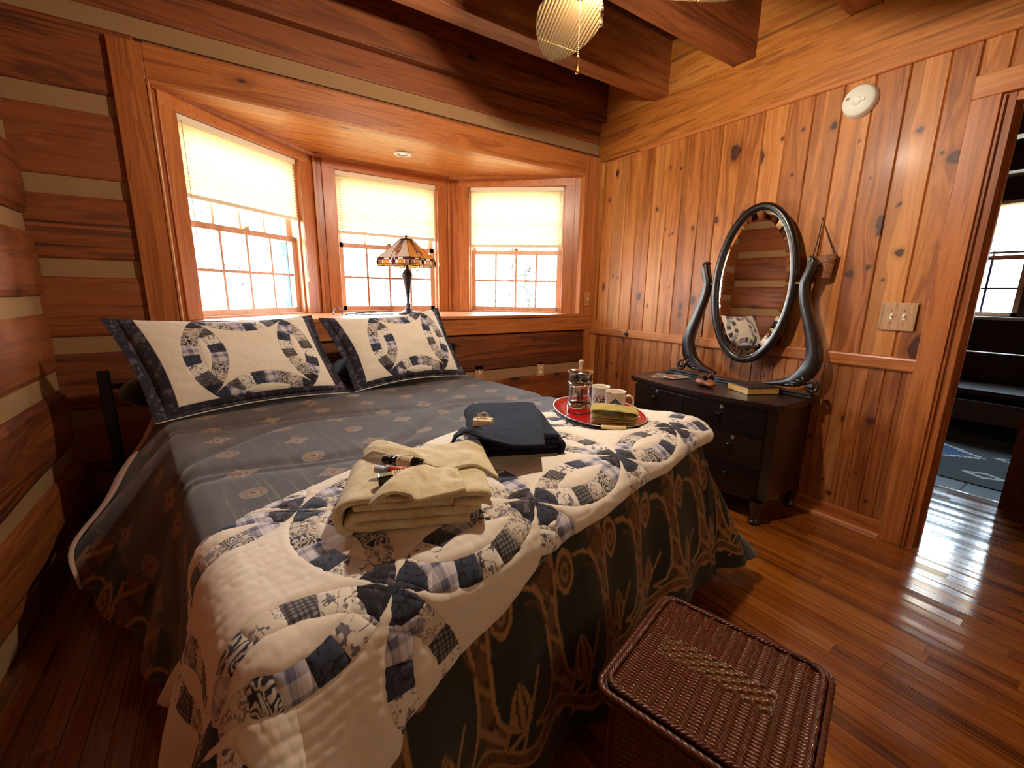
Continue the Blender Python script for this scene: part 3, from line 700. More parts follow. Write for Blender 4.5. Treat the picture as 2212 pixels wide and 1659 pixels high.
# ------------------------------------------------------------------ bed frame of reference
TH = math.radians(8.5); BO = np.array([-1.13, -1.92]); BU = np.array([math.cos(TH), math.sin(TH)]); BV = np.array([-BU[1], BU[0]])
BW, BL, BH = 1.68, 1.88, .648
def bed(u, v, z): return (BO[0]+(u-BW)*BU[0]+v*BV[0], BO[1]+(u-BW)*BU[1]+v*BV[1], z)
BEDM = Matrix(((BU[0], BV[0], 0, BO[0]-BW*BU[0]), (BU[1], BV[1], 0, BO[1]-BW*BU[1]), (0, 0, 1, 0), (0, 0, 0, 1)))   # bed coords -> world
def drape(s, t, off=0.0, R=.05, wave=1.0):
    s = np.asarray(s, float); t = np.asarray(t, float); off = np.asarray(off, float)+0*s
    w0, w1, f0 = .05, BW-.05, .045
    dx = np.maximum(s-w1, 0)-np.maximum(w0-s, 0); dt = np.maximum(f0-t, 0); ax = np.abs(dx)
    m = (ax**4+dt**4+1e-30)**.25; hyp = np.hypot(ax, dt)+1e-12; Rr = R+off
    su = np.clip(s, w0, w1); tv = np.maximum(t, f0); wf = dt/hyp; wx = ax/hyp; corner = 2*wf*wx
    fl_f = .20+.05*sst(s, .9, .2)-.06*np.exp(-((s-1.25)/.25)**2)
    fl = wf*wf*fl_f+wx*wx*np.where(dx > 0, .16, .20+.50*sst(t, .75, 1.35))+corner*.30
    ph = np.minimum(m/Rr, PI/2-fl); rest = np.maximum(m-Rr*(PI/2-fl), 0)
    out = Rr*np.sin(ph)+rest*np.sin(fl); dn = Rr*(1-np.cos(ph))+rest*np.cos(fl)
    along = np.where(wf > .7, s, t)
    out = out+wave*rest*(.05*np.sin(along*9.3+.6)+.035*np.sin(along*23+1.9))
    u = su+np.sign(dx)*out*wx; v = tv-out*wf
    fs = -.035+.075*u/BW; v = v+fs*np.clip(1-v/1.2, 0, 1.3); z = BH+off-dn
    return np.stack([BO[0]+(u-BW)*BU[0]+v*BV[0], BO[1]+(u-BW)*BU[1]+v*BV[1], z], -1)
def normals(P):
    a = np.gradient(P, axis=0); b_ = np.gradient(P, axis=1); n = np.cross(a, b_); return n/(np.linalg.norm(n, axis=-1, keepdims=True)+1e-12)

# ------------------------------------------------------------------ bed: iron headboard, mattress, base
bd = thing('bed', bed(.84, .95, 0), 'bed with black iron headboard posts standing by the window wall', 'bed')
m_matt = fabric('mattress_ticking', H('#cfc4b4'), .95, 400)
b = MB(); b.box(.07, 1.61, .09, 1.86, .34, .595, bev=.05, mat=BEDM); b.build('mattress', m_matt, bd)
b = MB(); b.box(.09, 1.59, .11, 1.86, .14, .335, bev=.02, mat=BEDM); b.build('box_spring', fabric('base_cloth', H('#2a211d'), .95, 400), bd)
for u, v in ((.14, .15), (1.54, .15), (.14, 1.80), (1.54, 1.80)):
    b = MB(); b.lathe([(0, 0), (.03, 0), (.03, .14), (0, .14)], bed(u, v, 0), 12); b.build('leg', m_black, bd)
for u in (-.17, 1.70):
    b = MB(); b.box(u-.022, u+.022, 1.905, 1.93, 0, .86, bev=.006, mat=BEDM); b.build('headboard_post', m_black, bd)
b = MB()
for z in (.785, .42): b.box(-.16, 1.70, 1.908, 1.926, z-.012, z+.012, mat=BEDM)
for k in range(9): b.box(.03+k*.19, .045+k*.19, 1.909, 1.924, .42, .785, mat=BEDM)
b.build('headboard_rail', m_black, bd)

# ------------------------------------------------------------------ comforter with woven border
du = .004
S, T = np.meshgrid(np.arange(-.52, BW+.56, du), np.arange(-.56, 1.885, du), indexing='ij')
P = drape(S, T)
flat = (S > .03) & (S < BW-.03) & (T > .03)
# serpentine quilting channels
wv = lambda ph: .13*np.sin(S*3.4+ph)+.05*np.sin(S*7.1+ph*2)
q = np.full(S.shape, 9.0)
for k in range(-4, 9): q = np.minimum(q, np.abs(T-(.22*k+wv(k*2.4)))/1.2)
puff = .010*(1-np.exp(-(q/.030)**2))-.008
P = P+normals(P)*(puff*np.where(T > -.1, 1, .35))[..., None]*1.0
P[..., 2] += .008*(fnoise(S*3, T*3)-.5)
N_ = normals(P)
if N_[len(N_)//2, -200, 2] < 0: pass
ground = np.zeros(S.shape+(3,)); g1 = fnoise(S*60, T*7, 2)
base = np.array(H('#655c5c'))*.66; ground[:] = base; ground *= (.78+.55*g1)[..., None]
slub = (vnoise(S*170, T*5+3) > .82) & (vnoise(S*7, T*3) > .45); ground[slub] = np.array(H('#7d7468'))*.8
# border on the three hanging sides
axb = np.maximum(np.abs(S-BW/2)-(BW/2-.05), 0); dtb = np.maximum(.045-T, 0); dep = (axb**4+dtb**4+1e-30)**.25-.055-np.where(S < .05, .36*sst(T, -.1, .10), 0)
# small woven motifs: four-pointed stars and rosettes
lu, lv = .222, .188
ground[(q < .0042) & flat] *= .5
cu = (S-.14)/lu; cv = (T-.245-.0*S)/lv; iu = np.round(cu); iv = np.round(cv); x = (cu-iu)*lu; y = (cv-iv)*lv
par = (iu+iv) % 2
ax, ay = np.abs(x)/.050, np.abs(y)/.046
star = (ax**.72+ay**.72); ros = np.hypot(x/.036, y/.034)
inner = np.maximum(np.abs(x)/.018, np.abs(y)/.018); hole = np.maximum(np.abs(x), np.abs(y))/.008
m1 = (par == 1) & (star < 1.12); m2 = (par == 0) & (ros < 1.0)
tan, rust, pale = np.array(H('#a08f80')), np.array(H('#8f5a42')), np.array(H('#b7a283'))
okm = (T > .02) & (dep < -.012)
for msk in (m1, m2):
    msk = msk & okm
    ground[msk] = tan*.85; ground[msk & (inner < 1.15)] = rust; ground[msk & (inner < .8)] = pale*.8; ground[msk & (hole < 1)] = rust*.6
ground[m2 & okm & (ros > .72) & (ros < .86)] = pale*.5
foot = dtb >= axb; al = np.where(foot, S, T+.3)
PER = .231; xx = (al-.655) % PER; xx = np.where(xx > PER*.62, xx-PER, xx)     # x=0 on the ribbon, tulip at +.055
bord = dep > -.010; deep = np.array(H('#23251f')); ground[bord] = (deep*(.72+.7*g1[..., None]))[bord]
line = np.array(H('#b07f4e')); brown = np.array(H('#5f3a1c')); mid = np.array(H('#8a5a32'))
def seg_d(px, py, pts):
    d = np.full(px.shape, 9.0)
    for (x0, y0), (x1, y1) in zip(pts[:-1], pts[1:]):
        vx, vy = x1-x0, y1-y0; k = np.clip(((px-x0)*vx+(py-y0)*vy)/(vx*vx+vy*vy+1e-12), 0, 1)
        d = np.minimum(d, np.hypot(px-x0-k*vx, py-y0-k*vy))
    return d
def each(fn):
    out = fn(xx, dep)
    for o_ in (-PER, PER): out = np.minimum(out, fn(xx+o_, dep))
    return out
left = [(-.125, .092), (-.085, .098), (-.055, .118), (-.034, .152), (-.023, .20), (-.018, .30), (-.026, .37), (-.05, .415), (-.10, .435)]
right = [(.020, .03), (.024, .12), (.022, .22), (.024, .32), (.034, .375), (.060, .41), (.098, .425)]
fill = (xx > np.interp(dep, [.03, .118, .152, .20, .30, .40], [-.06, -.055, -.034, -.023, -.018, -.03])) & (xx < np.interp(dep, [.03, .12, .22, .32, .40], [.02, .024, .022, .024, .05])) & (dep > -.01) & (dep < .43)
ground[fill & bord] = mid*.75
zig = np.abs(((dep*9+xx*6) % 1)-.5); ground[fill & bord & (zig < .16)] = brown*.7
zag = np.abs(((dep*9-xx*9) % 1)-.5); ground[fill & bord & (zag < .10)] = line*.9
def paint(d, w, c): ground[(d < w) & bord] = c
paint(each(lambda a, c: seg_d(a, c, left)), .0058, line); paint(each(lambda a, c: seg_d(a, c, right)), .0058, line)
paint(each(lambda a, c: np.minimum(seg_d(a, c, [(-.09, .135), (-.05, .152), (-.02, .23)]), seg_d(a, c, [(.02, .10), (-.004, .175), (-.04, .11)]))), .0045, brown*1.3)
# tulip head hanging from the top
tx, ty = xx-.066, dep
def tul(a, c):
    a = a-.066; r_ = np.hypot(a/.030, (c-.125)/.056); r_ = np.where(c > .152, np.maximum(r_, np.abs(a)/(.030*np.clip((.197-c)/.045, .01, 1))), r_); return r_
tu = each(tul); ground[(tu < 1.15) & bord] = line; ground[(tu < .80) & bord] = brown; ground[(tu < .5) & bord] = line*.8; ground[(tu < .25) & bord] = brown
def bud(a, c):
    a = a-.092; hw = np.interp(c, [.305, .335, .37, .405, .425], [.002, .016, .024, .021, .003]); return np.abs(a)/hw+np.where((c < .305) | (c > .425), 9, 0)
bu = each(bud); ground[(bu < 1.25) & bord] = line; ground[(bu < .68) & bord] = brown*.8; ground[(bu < .34) & bord] = line*.9
paint(each(lambda a, c: np.minimum(seg_d(a, c, [(.10, .425), (.05, .455), (-.01, .475), (-.05, .46), (-.10, .43)]), seg_d(a, c, [(.098, .425), (.125, .37), (.16, .31)]))), .0050, line)
paint(each(lambda a, c: np.minimum(seg_d(a, c, [(.10, .43), (.085, .465), (.03, .50)]), seg_d(a, c, [(.02, .39), (.045, .445), (.07, .36)]))), .0045, line*.9)
bc_ = .468+.022*np.cos((xx-.1)*2*PI/PER); ground[(np.abs(dep-bc_) < .017) & bord] = mid*.8
paint(np.abs(np.abs(dep-bc_)-.017), .0042, line)
paint(np.abs(np.hypot(((xx+.02) % .05)-.025, dep-bc_)-.009), .003, brown*.9)
m_comf = colattr('comforter_weave', .95, .25, 420, .25, var=.35)
cm = (S[:-1, :-1]*0+1).astype(bool)
hd = 1.885-np.maximum(-S[:-1, :-1]-.02, 0)*1.30; cm &= T[:-1, :-1] < hd
cq, cr_ = S[:-1, :-1]-BW-.34, -T[:-1, :-1]-.34; cm &= ~((cq > 0) & (cr_ > 0) & (np.hypot(cq, cr_) > .215))
comf = tag(grid('comforter', P, m_comf, None, bed(.84, .95, .5), {'Col': ('FLOAT_COLOR', ground)}, cm, solid=-.016), 'dark grey comforter with small tan motifs and brown tulip border covering the bed', 'comforter')
# pinkish underside of the turned head corner
ss = np.linspace(-.52, .06, 30); kk = np.linspace(0, 1, 8); SS, KK = np.meshgrid(ss, kk, indexing='ij')
wd = .115*np.clip((SS+.56)/.5, .06, 1); hh = 1.885-np.maximum(-SS-.02, 0)*1.30
Q = drape(SS, hh-wd*(KK-.12)); QN = normals(Q); QN = np.where((QN[..., 2:3] < 0), -QN, QN); Q += QN*(.024+.010*np.sin(KK*PI))[..., None]
grid('turned_edge', Q, fabric('pink_sheet', H('#c9a594'), .95, 500), comf, solid=-.008)

# ------------------------------------------------------------------ double wedding ring patchwork
def fab_navy(u, v):
    n = fnoise(u*75, v*75, 2); l = np.abs(n-.5); c = np.empty(u.shape+(3,)); c[:] = np.array(H('#3d4258')); c[l < .045] = np.array(H('#10121c')); return c
def fab_black(u, v):
    n = fnoise(u*60+9, v*60, 2); c = np.empty(u.shape+(3,)); c[:] = np.array(H('#17161f')); c[np.abs(n-.5) < .03] = np.array(H('#3a3546')); c[n > .68] = np.array(H('#5a4f5e')); return c
def fab_grey(u, v):
    c = np.empty(u.shape+(3,)); c[:] = np.array(H('#4e4b50')); k = ((np.floor(u/.0045)+np.floor(v/.0045)) % 2) == 0; c[k] = np.array(H('#2c2a32')); k2 = (np.floor(u/.0045) % 2 == 0) & (np.floor(v/.0045) % 2 == 0); c[k2] = np.array(H('#8b8580')); return c
def fab_vine(u, v):
    n = fnoise(u*52+3, v*52+5, 2); c = np.empty(u.shape+(3,)); c[:] = np.array(H('#efe7da')); c[np.abs(n-.5) < .022] = np.array(H('#5c545e'))
    l = vnoise(u*120, v*120+7); c[(l > .80)] = np.array(H('#7d7580')); return c
def fab_vine2(u, v):
    n = fnoise(u*80+13, v*80+5, 2); c = np.empty(u.shape+(3,)); c[:] = np.array(H('#ded2c0')); c[np.abs(n-.5) < .035] = np.array(H('#6d6468')); c[n > .66] = np.array(H('#8a8088')); return c
def fab_plaid(u, v):
    c = np.empty(u.shape+(3,)); c[:] = np.array(H('#dcd6dc')); a = (np.sin(u*150) > .35)*1.0+(np.sin(v*150+1) > .35)*1.0+(np.sin(u*420) > .8)*.5
    k = np.clip(a/2.2, 0, 1)[..., None]; return c*(1-k)+np.array(H('#57597f'))*k
def fab_pale(u, v):
    c = np.empty(u.shape+(3,)); c[:] = np.array(H('#c3bcc6')); return c*(.92+.12*vnoise(u*300, v*300))[..., None]
def fab_paisley(u, v):
    n = fnoise(u*42+3, v*42, 2); c = np.empty(u.shape+(3,)); c[:] = np.array(H('#d2c8bc')); b_ = np.abs((n*7) % 1-.5); c[b_ < .24] = np.array(H('#2b2a38')); return c
FAB = [fab_vine, fab_grey, fab_plaid, fab_navy, fab_vine2, fab_paisley, fab_black, fab_pale]
def wedding(x, y, u, v, lensonly=False):
    """x,y lattice coords (crosses at half integers); u,v metres. returns colour, seam depth"""
    Ro, Ri = .7071, (.552 if lensonly else .566); NP = 6 if lensonly else 5; DR = .135 if lensonly else .165; M0 = .125 if lensonly else .165
    col = np.empty(x.shape+(3,)); col[:] = np.array(H('#f0e4d4')); seam = np.full(x.shape, 9.0); bands = []
    ix, iy = np.round(x), np.round(y); cnt = np.zeros(x.shape); ins = np.zeros(x.shape)
    for dx, dy in ((0, 0), (1, 0), (-1, 0), (0, 1), (0, -1)): ins += np.hypot(x-ix-dx, y-iy-dy) < Ro
    lens = ins >= 2
    pats = [f(u, v) for f in FAB]
    seq = [2, 3, 0, 1, 4, 5]; 
    for dx in (-1, 0, 1):
        for dy in (-1, 0, 1):
            if abs(dx)+abs(dy) > 1: continue
            cx, cy_ = ix+dx, iy+dy; ex, ey = x-cx, y-cy_; d = np.hypot(ex, ey); ang = np.arctan2(ey, ex)
            band = (d < Ro) & (d > Ri) & lens
            if lensonly:
                band &= True
            q_ = (ang+PI/4)/(PI/2); quarter = np.floor(q_); fr_ = q_-quarter
            k = np.floor((fr_-M0)/((1-2*M0)/NP)).astype(int); k = np.clip(k, 0, NP-1)
            h = (k+(quarter.astype(int) % 4)*2+((cx+2*cy_).astype(int) % 3)*2) % 6
            for f in range(6):
                m_ = band & (h == f); col[m_] = pats[seq[f]][m_]
            cnt += band
            for r_ in (Ro, Ri): seam = np.minimum(seam, np.where((np.abs(d-r_) < .1) & ((ins >= 2) | (r_ == Ro)), np.abs(d-r_), 9.0))
            pos = ((fr_-M0)/((1-2*M0)/NP)) % 1; sd = np.minimum(pos, 1-pos)*.13; seam = np.where(band, np.minimum(seam, sd), seam)
    # corner squares where bands overlap near the crosses
    hx, hy = x-np.floor(x)-.5, y-np.floor(y)-.5
    hx, hy = x-np.round(x-.5)-.5, y-np.round(y-.5)-.5
    cr = (cnt >= 1) & (np.hypot(hx, hy) < DR)
    ver = np.abs(hy) > np.abs(hx); alt = (hx+hy) > 0
    for msk_, f_ in ((ver & alt, 6), (ver & ~alt, 3), (~ver & alt, 3), (~ver & ~alt, 6)): col[cr & msk_] = pats[f_][cr & msk_]*(.75 if f_ == 3 else 1)
    seam = np.where(cr, np.minimum(seam, np.abs(np.hypot(hx, hy)-DR)), seam)
    plainw = cnt == 0
    return col, seam, plainw

# quilt thrown across the foot of the bed
def qthk(s): return .028+.036*sst(s, .1, .9)+.011*sst(s, 1.2, 1.6)
dq = .0016
S, T = np.meshgrid(np.arange(-.56, BW+.17, dq), np.arange(-.56, .70, dq), indexing='ij')
xq = (S-.25+.13*(T-.01))/.405+.5; yq = (T-.005-.02*(S-.25))/.405+.5
col, seam, plainw = wedding(xq, yq, S, T)
P = drape(S, T, qthk(S)); P[..., 2] -= .021*(1-sst(np.hypot(S-1.462, T-.415), .22, .36))
st_ = np.minimum(np.abs(((S+T*.25+.02*vnoise(S*20, T*20))/.024) % 1-.5), np.abs(((T-S*.2+.03*vnoise(S*18, T*18))/.030) % 1-.5))
hgt = np.where(plainw, .0022*fnoise(S*62+T*9, T*34, 2)+.0005*np.sin(T*250+6*vnoise(S*14, T*14)), .0010*fnoise(S*40, T*40, 2))
hgt = hgt-.0034*np.exp(-(seam/.018)**2)+.006*(fnoise(S*7, T*7, 2)-.5)
hem_f = np.interp(S, [-.6, .0, .19, .215, .29, .345, .405, .57, .725, .805, 1.015, 1.18, 1.7, 2.0], [-.42, -.34, -.275, -.235, -.22, -.21, -.195, -.155, -.135, -.13, -.125, -.112, -.10, -.10])
hem_f = hem_f+.014*np.abs(np.sin(PI*xq))-.010+.020*sst(S, .35, .7)
hem_h = np.interp(S, [-.6, -.1, .035, .11, .215, .41, .8, 1.45, 2.0], [.62, .47, .455, .485, .515, .565, .590, .615, .64])+.012*np.sin(PI*xq*1.0)
lft = np.interp(T, [-.5, -.1, .2, .45, .7], [-.32, -.42, -.47, -.50, -.52])+.025*np.sin(T*15); rgt = BW+.10+.02*np.sin(T*14)
N_ = normals(P); N_ = np.where(N_[..., 2:3] < -.2, -N_, N_)
# folds where the quilt hangs on the near left
P = P+N_*hgt[..., None]
fold = sst(-S, .05, .40)*.030*np.sin(T*21+1.0)+sst(-T, .1, .45)*sst(.35-S, 0, .35)*.028*np.sin(S*26)
P = P-N_*0+fold[..., None]*np.array([-BU[0], -BU[1], 0])
msk = (T > hem_f) & (T < hem_h) & (S > lft) & (S < rgt); mf = msk[:-1, :-1] & msk[1:, 1:]
edge = np.minimum(np.minimum(T-hem_f, hem_h-T), np.minimum(S-lft, rgt-S)); P = P-N_*(.022*np.exp(-np.clip(edge, 0, 1)/.012))[..., None]
m_quilt = colattr('quilt_cotton', .92, .12, 600, .2, var=.10)
quilt = tag(grid('patchwork_quilt', P, m_quilt, None, bed(.84, .2, .6), {'Col': ('FLOAT_COLOR', col)}, mf, solid=-.010), 'cream quilt with interlocking navy and grey patchwork rings across the foot of the bed', 'quilt')

# ------------------------------------------------------------------ pillow shams
m_sham = colattr('sham_cotton', .92, .12, 500, .2, var=.10)
def sham(name, TLc, TRc, BLc, BRc, fl, label, bulge=.085, seed=0.0):
    """corners in bed coords; fl = flange fractions (left, right, bottom, top)"""
    n, m_ = 300, 200
    A, B = np.meshgrid(np.linspace(0, 1, n), np.linspace(0, 1, m_), indexing='ij')
    c = [np.array(bed(*q)) for q in (BLc, BRc, TLc, TRc)]
    P = (c[0]*(1-A[..., None])+c[1]*A[..., None])*(1-B[..., None])+(c[2]*(1-A[..., None])+c[3]*A[..., None])*B[..., None]
    nrm = np.cross(c[1]-c[0], c[2]-c[0]); nrm /= np.linalg.norm(nrm)
    if nrm[1] > 0: nrm = -nrm
    ea, eb = (c[1]-c[0])/np.linalg.norm(c[1]-c[0]), (c[2]-c[0])/np.linalg.norm(c[2]-c[0])
    # edges pull in between the stuffed corners
    pin = .030*np.sin(PI*A)[..., None]*eb*(1-2*B)[..., None]+.022*np.sin(PI*B)[..., None]*ea*(1-2*A)[..., None]
    P = P+pin
    a_, b_ = np.clip((A-fl[0]*.5)/(1-.5*(fl[0]+fl[1])), 0, 1), np.clip((B-fl[2]*.5)/(1-.5*(fl[2]+fl[3])), 0, 1)
    prof = (np.clip(4*a_*(1-a_), 0, 1)**.45)*(np.clip(4*b_*(1-b_), 0, 1)**.50)
    w = .010*(fnoise(A*4+seed, B*4, 3)-.5)*2
    hgt = bulge*prof+w*np.clip(prof*2, .3, 1)
    inn = (A > fl[0]) & (A < 1-fl[1]) & (B > fl[2]) & (B < 1-fl[3])
    x = (A-.560-.03*(B-.5))/(.53-.09*(B-.13)); y = (B-.55)/.85
    ma, mb = A*.85, B*.50
    col, seam, pw = wedding(np.clip(x, -.72, .72), np.clip(y, -.72, .72), ma, mb, lensonly=True)
    d0 = np.hypot(x, y); near = np.zeros(x.shape, bool)
    for q in ((1, 0), (-1, 0), (0, 1), (0, -1)): near |= (np.hypot(x-q[0], y-q[1]) < .7071) & (d0 < .7071)
    white = np.array(H('#f2e6d4')); col[~near] = white; seam = np.where(near, seam, 9)
    dark = fab_black(ma*.8, mb*.8)*1.05+np.array(H('#20222c'))*.35
    col[~inn] = dark[~inn]
    hgt = hgt-.0025*np.exp(-(seam/.02)**2)+np.where(inn, .0012*fnoise(A*70, B*50, 2), 0)
    P2 = P+nrm*hgt[..., None]
    rt_ = thing(name, tuple((c[0]+c[1])/2), label, 'pillow', 'pillow shams against the window wall')
    grid('sham_front', P2, m_sham, rt_, None, {'Col': ('FLOAT_COLOR', col)})
    P3 = P-nrm*(bulge*.75*prof)[..., None]-nrm*.004
    grid('sham_back', P3[::2, ::2][::-1], fabric('sham_backing', H('#3a3c46'), .95, 400), rt_)
    b = MB(); mats = plain('cream_piping', H('#cfc4b0'), .8)
    edge_ = [P[i, 0]+nrm*.004 for i in range(0, n, 6)]+[P[-1, 0]+nrm*.004]
    b.tube([tuple(p) for p in edge_], .0028, 6); b.build('piping', mats, rt_, label='cream piping along lower edge')
    return rt_
sham('pillow_sham', (-.145, 1.800, 1.100), (.700, 1.800, 1.090), (-.030, 1.560, .668), (.800, 1.590, .678), (.115, .065, .095, .012), 'left patchwork pillow sham with wide navy border, beside the log wall', .085, 0.0)
sham('pillow_sham', (.735, 1.800, 1.075), (1.520, 1.815, 1.120), (.835, 1.595, .676), (1.600, 1.600, .676), (.10, .075, .085, .012), 'right patchwork pillow sham with navy border, in front of the stained glass lamp', .085, 5.0)
# sleeping pillows stacked behind them
def plump(name, u0, u1, v0, v1, zc, hz, mat, label, tilt=0.0):
    A, B = np.meshgrid(np.linspace(-1, 1, 60), np.linspace(-1, 1, 40), indexing='ij')
    pr = (np.clip(1-A**4, 0, 1)**.6)*(np.clip(1-B**4, 0, 1)**.6)
    u = (u0+u1)/2+(u1-u0)/2*A*(1-.06*(1-B*B)*0-.05*np.cos(B*PI/2)*0); v = (v0+v1)/2+(v1-v0)/2*B
    def mk(sgn):
        z = zc+sgn*hz*pr+tilt*B+.012*(fnoise(A*2+5, B*2)-.5)
        return np.stack([BO[0]+(u-BW)*BU[0]+v*BV[0], BO[1]+(u-BW)*BU[1]+v*BV[1], z], -1)
    rt_ = thing(name, bed((u0+u1)/2, (v0+v1)/2, zc-hz), label, 'pillow', 'sleeping pillows behind the shams')
    grid('top_face', mk(1), mat, rt_); grid('bottom_face', mk(-1)[::-1], mat, rt_)
m_dkp = fabric('dark_pillowcase', H('#2c2b2a'), .95, 420)
plump('sleeping_pillow', -.13, .68, 1.74, 1.90, .765, .095, m_dkp, 'dark grey sleeping pillow behind the left sham by the iron post')
plump('sleeping_pillow', .80, 1.56, 1.74, 1.90, .765, .095, m_dkp, 'dark grey sleeping pillow glimpsed in the gap between the two shams')

# ------------------------------------------------------------------ dresser with oval mirror
DY0, DY1, DZ = -1.872, -.885, .682
dr = thing('dresser', (-.25, -1.38, 0), 'dark mahogany dresser with bowed front and oval swing mirror against the boarded wall', 'dresser')
def bow(y, d=0.0):
    k = (y-(DY0+DY1)/2)/((DY1-DY0)/2); return -.437-.070*(1-k*k)-.012*(1 if k < 0 else 0)*k*k*-1+d
ys = np.linspace(DY0+.02, DY1-.02, 25)
front = [(bow(y), y) for y in ys]
top = [(-.015, DY0), (-.40, DY0), (-.452, DY0+.012)]+[(bow(y)-.018, y) for y in ys]+[(-.425, DY1-.006), (-.40, DY1), (-.015, DY1)]
b = MB(); b.prism(top, 'z', DZ-.022, DZ); tb = [(p[0]*1.0+(.010 if p[0] < -.1 else 0), p[1]*1.0) for p in top]; b.prism(tb, 'z', DZ-.034, DZ-.022)
b.build('top', m_dark, dr)
body = [(-.02, DY0+.025), (-.40, DY0+.025)]+[(bow(y)+.012, y) for y in ys[1:-1]]+[(-.40, DY1-.025), (-.02, DY1-.025)]
b = MB(); b.prism(body, 'z', .125, DZ-.034); b.build('carcass', m_darkx, dr)
def front_panel(y0, y1, z0, z1, proud, nm, par, n=14):
    yy = np.linspace(y0, y1, n); pl = [(bow(y)+.03, y) for y in yy]+[(bow(y)+.012-proud, y) for y in yy[::-1]]
    b = MB(); b.prism(pl, 'z', z0, z1); return b.build(nm, m_dark, par)
drawers = [(-1.338, -.935, .500, .632), (-1.805, -1.352, .500, .632), (-1.805, -.935, .330, .482), (-1.805, -.935, .160, .312)]
for k, (y0, y1, z0, z1) in enumerate(drawers):
    d_ = front_panel(y0, y1, z0, z1, .006, 'drawer', dr)
    kys = [(y0+y1)/2] if k < 2 else [-1.654, -1.10]
    for yk in kys:
        x = bow(yk)+.006; zk = (z0+z1)/2+.012
        mk = Matrix.Rotation(-PI/2, 4, 'Y')
        b = MB(); b.lathe([(0, .0), (.009, .0), (.007, .010), (.015, .018), (.016, .024), (.010, .030), (0, .031)], (x, yk, zk), 16, mat=mk); b.build('knob', m_blackgloss, d_)
        if k < 3:
            b = MB(); b.lathe([(0, .0), (.012, .0), (.011, .003), (.004, .003), (.003, .001), (0, .001)], (x, yk-.008, zk+.042), 16, mat=mk); b.build('keyhole_plate', plain('aged_nickel', H('#8a8378'), .4, .8), d_)
for y0, y1, z0, z1 in ((-1.812, -.925, .484, .498), (-1.812, -.925, .314, .328), (-1.352, -1.338, .5, .635)): front_panel(y0, y1, z0, z1, .010, 'rail', dr)
for x, y in ((-.455, DY0+.055), (-.455, DY1-.055), (-.05, DY0+.055), (-.05, DY1-.055)):
    sx = -1 if x < -.2 else 1
    b = MB(); b.lathe([(.036, .135), (.033, .10), (.022, .06), (.019, .035), (.028, .020), (.034, .010), (.030, .0), (0, 0)], (x+.02, y, 0), 12)
    b.sphere((x+.02+sx*.018, y-.0, .016), .020, 10, sc=(1.3, 1, .7)); b.build('foot', m_darkx, dr)
MXX = -.105; MCY, MCZ = -1.466, 1.292; EA, EB = .243, .468
b = MB(); b.box(MXX-.035, MXX+.035, -1.885, -.945, DZ, DZ+.014, bev=.004); b.box(MXX-.026, MXX+.026, -1.875, -.955, DZ+.014, DZ+.028, bev=.004); b.build('mirror_base', m_dark, dr)
def catmull(pts, n=8):
    pts = [np.array(p, float) for p in pts]; out = []
    pp = [2*pts[0]-pts[1]]+pts+[2*pts[-1]-pts[-2]]
    for i in range(1, len(pp)-2):
        for k in range(n):
            t_ = k/n; p0, p1, p2, p3 = pp[i-1:i+3]
            out.append(.5*((2*p1)+(-p0+p2)*t_+(2*p0-5*p1+4*p2-p3)*t_**2+(-p0+3*p1-3*p2+p3)*t_**3))
    return out+[pts[-1]]
cl = [(.296, 1.440), (.312, 1.415), (.306, 1.37), (.288, 1.30), (.300, 1.21), (.335, 1.10), (.372, .99), (.386, .90), (.362, .82), (.30, .762), (.215, .738), (.165, .728)]
wd = [.010, .022, .026, .026, .027, .031, .038, .045, .050, .036, .018, .010]
for sg in (1, -1):
    C_ = catmull([(a, z) for a, z in cl]); W_ = np.interp(np.linspace(0, 1, len(C_)), np.linspace(0, 1, len(wd)), wd)
    b = MB(); P = []
    for i, p in enumerate(C_):
        t_ = C_[min(i+1, len(C_)-1)]-C_[max(i-1, 0)]; t_ /= np.linalg.norm(t_); nn = np.array((-t_[1], t_[0])); 
        for (a, x) in ((1, -.020), (.86, -.027), (-.86, -.027), (-1, -.020), (-1, .016), (1, .016)):
            q = p+nn*W_[i]*.85*a; P.append((MXX+x, MCY+sg*q[0], max(q[1], DZ+.027)))
    n = 6; L = len(C_); Fc = [(i*n+j, i*n+(j+1) % n, (i+1)*n+(j+1) % n, (i+1)*n+j) for i in range(L-1) for j in range(n)]+[tuple(range(6)), tuple((L-1)*n+j for j in range(5, -1, -1))]
    b.add(P, Fc, 0, .4, True); sup_ = b.build('mirror_support', m_darkx, dr)
    b = MB(); cyv, czv = MCY+sg*.405, DZ+.066
    spir = [(MXX-.022, cyv+(.005+.0042*a)*math.cos(a*1.0+.5)*sg, czv+(.005+.0042*a)*math.sin(a+.5)) for a in np.linspace(0, 7.6, 40)]
    b.tube(spir, [.012-.004*i/40 for i in range(40)], 8); b.sphere((MXX-.024, cyv, czv), .014, 12)
    for k in range(4):
        a0 = .2+k*.45; base_ = Vector((MXX-.02, cyv-sg*(.03+.012*k), czv+.008-.004*k)); tip = base_+Vector((0, -sg*(.03+.02*k), .05-.022*k))
        b.tube([base_, (base_+tip)/2+Vector((-.006, 0, .008)), tip], [.010, .009, .003], 6)
    b.build('carved_scroll', m_dark, sup_)
    b = MB(); b.tube([(MXX-.0, MCY+sg*(EA-.005), MCZ+.01), (MXX-.0, MCY+sg*.296, MCZ+.01)], .008, 8); b.build('pivot', m_brass, sup_)
ang = np.linspace(0, 2*PI, 97)[:-1]
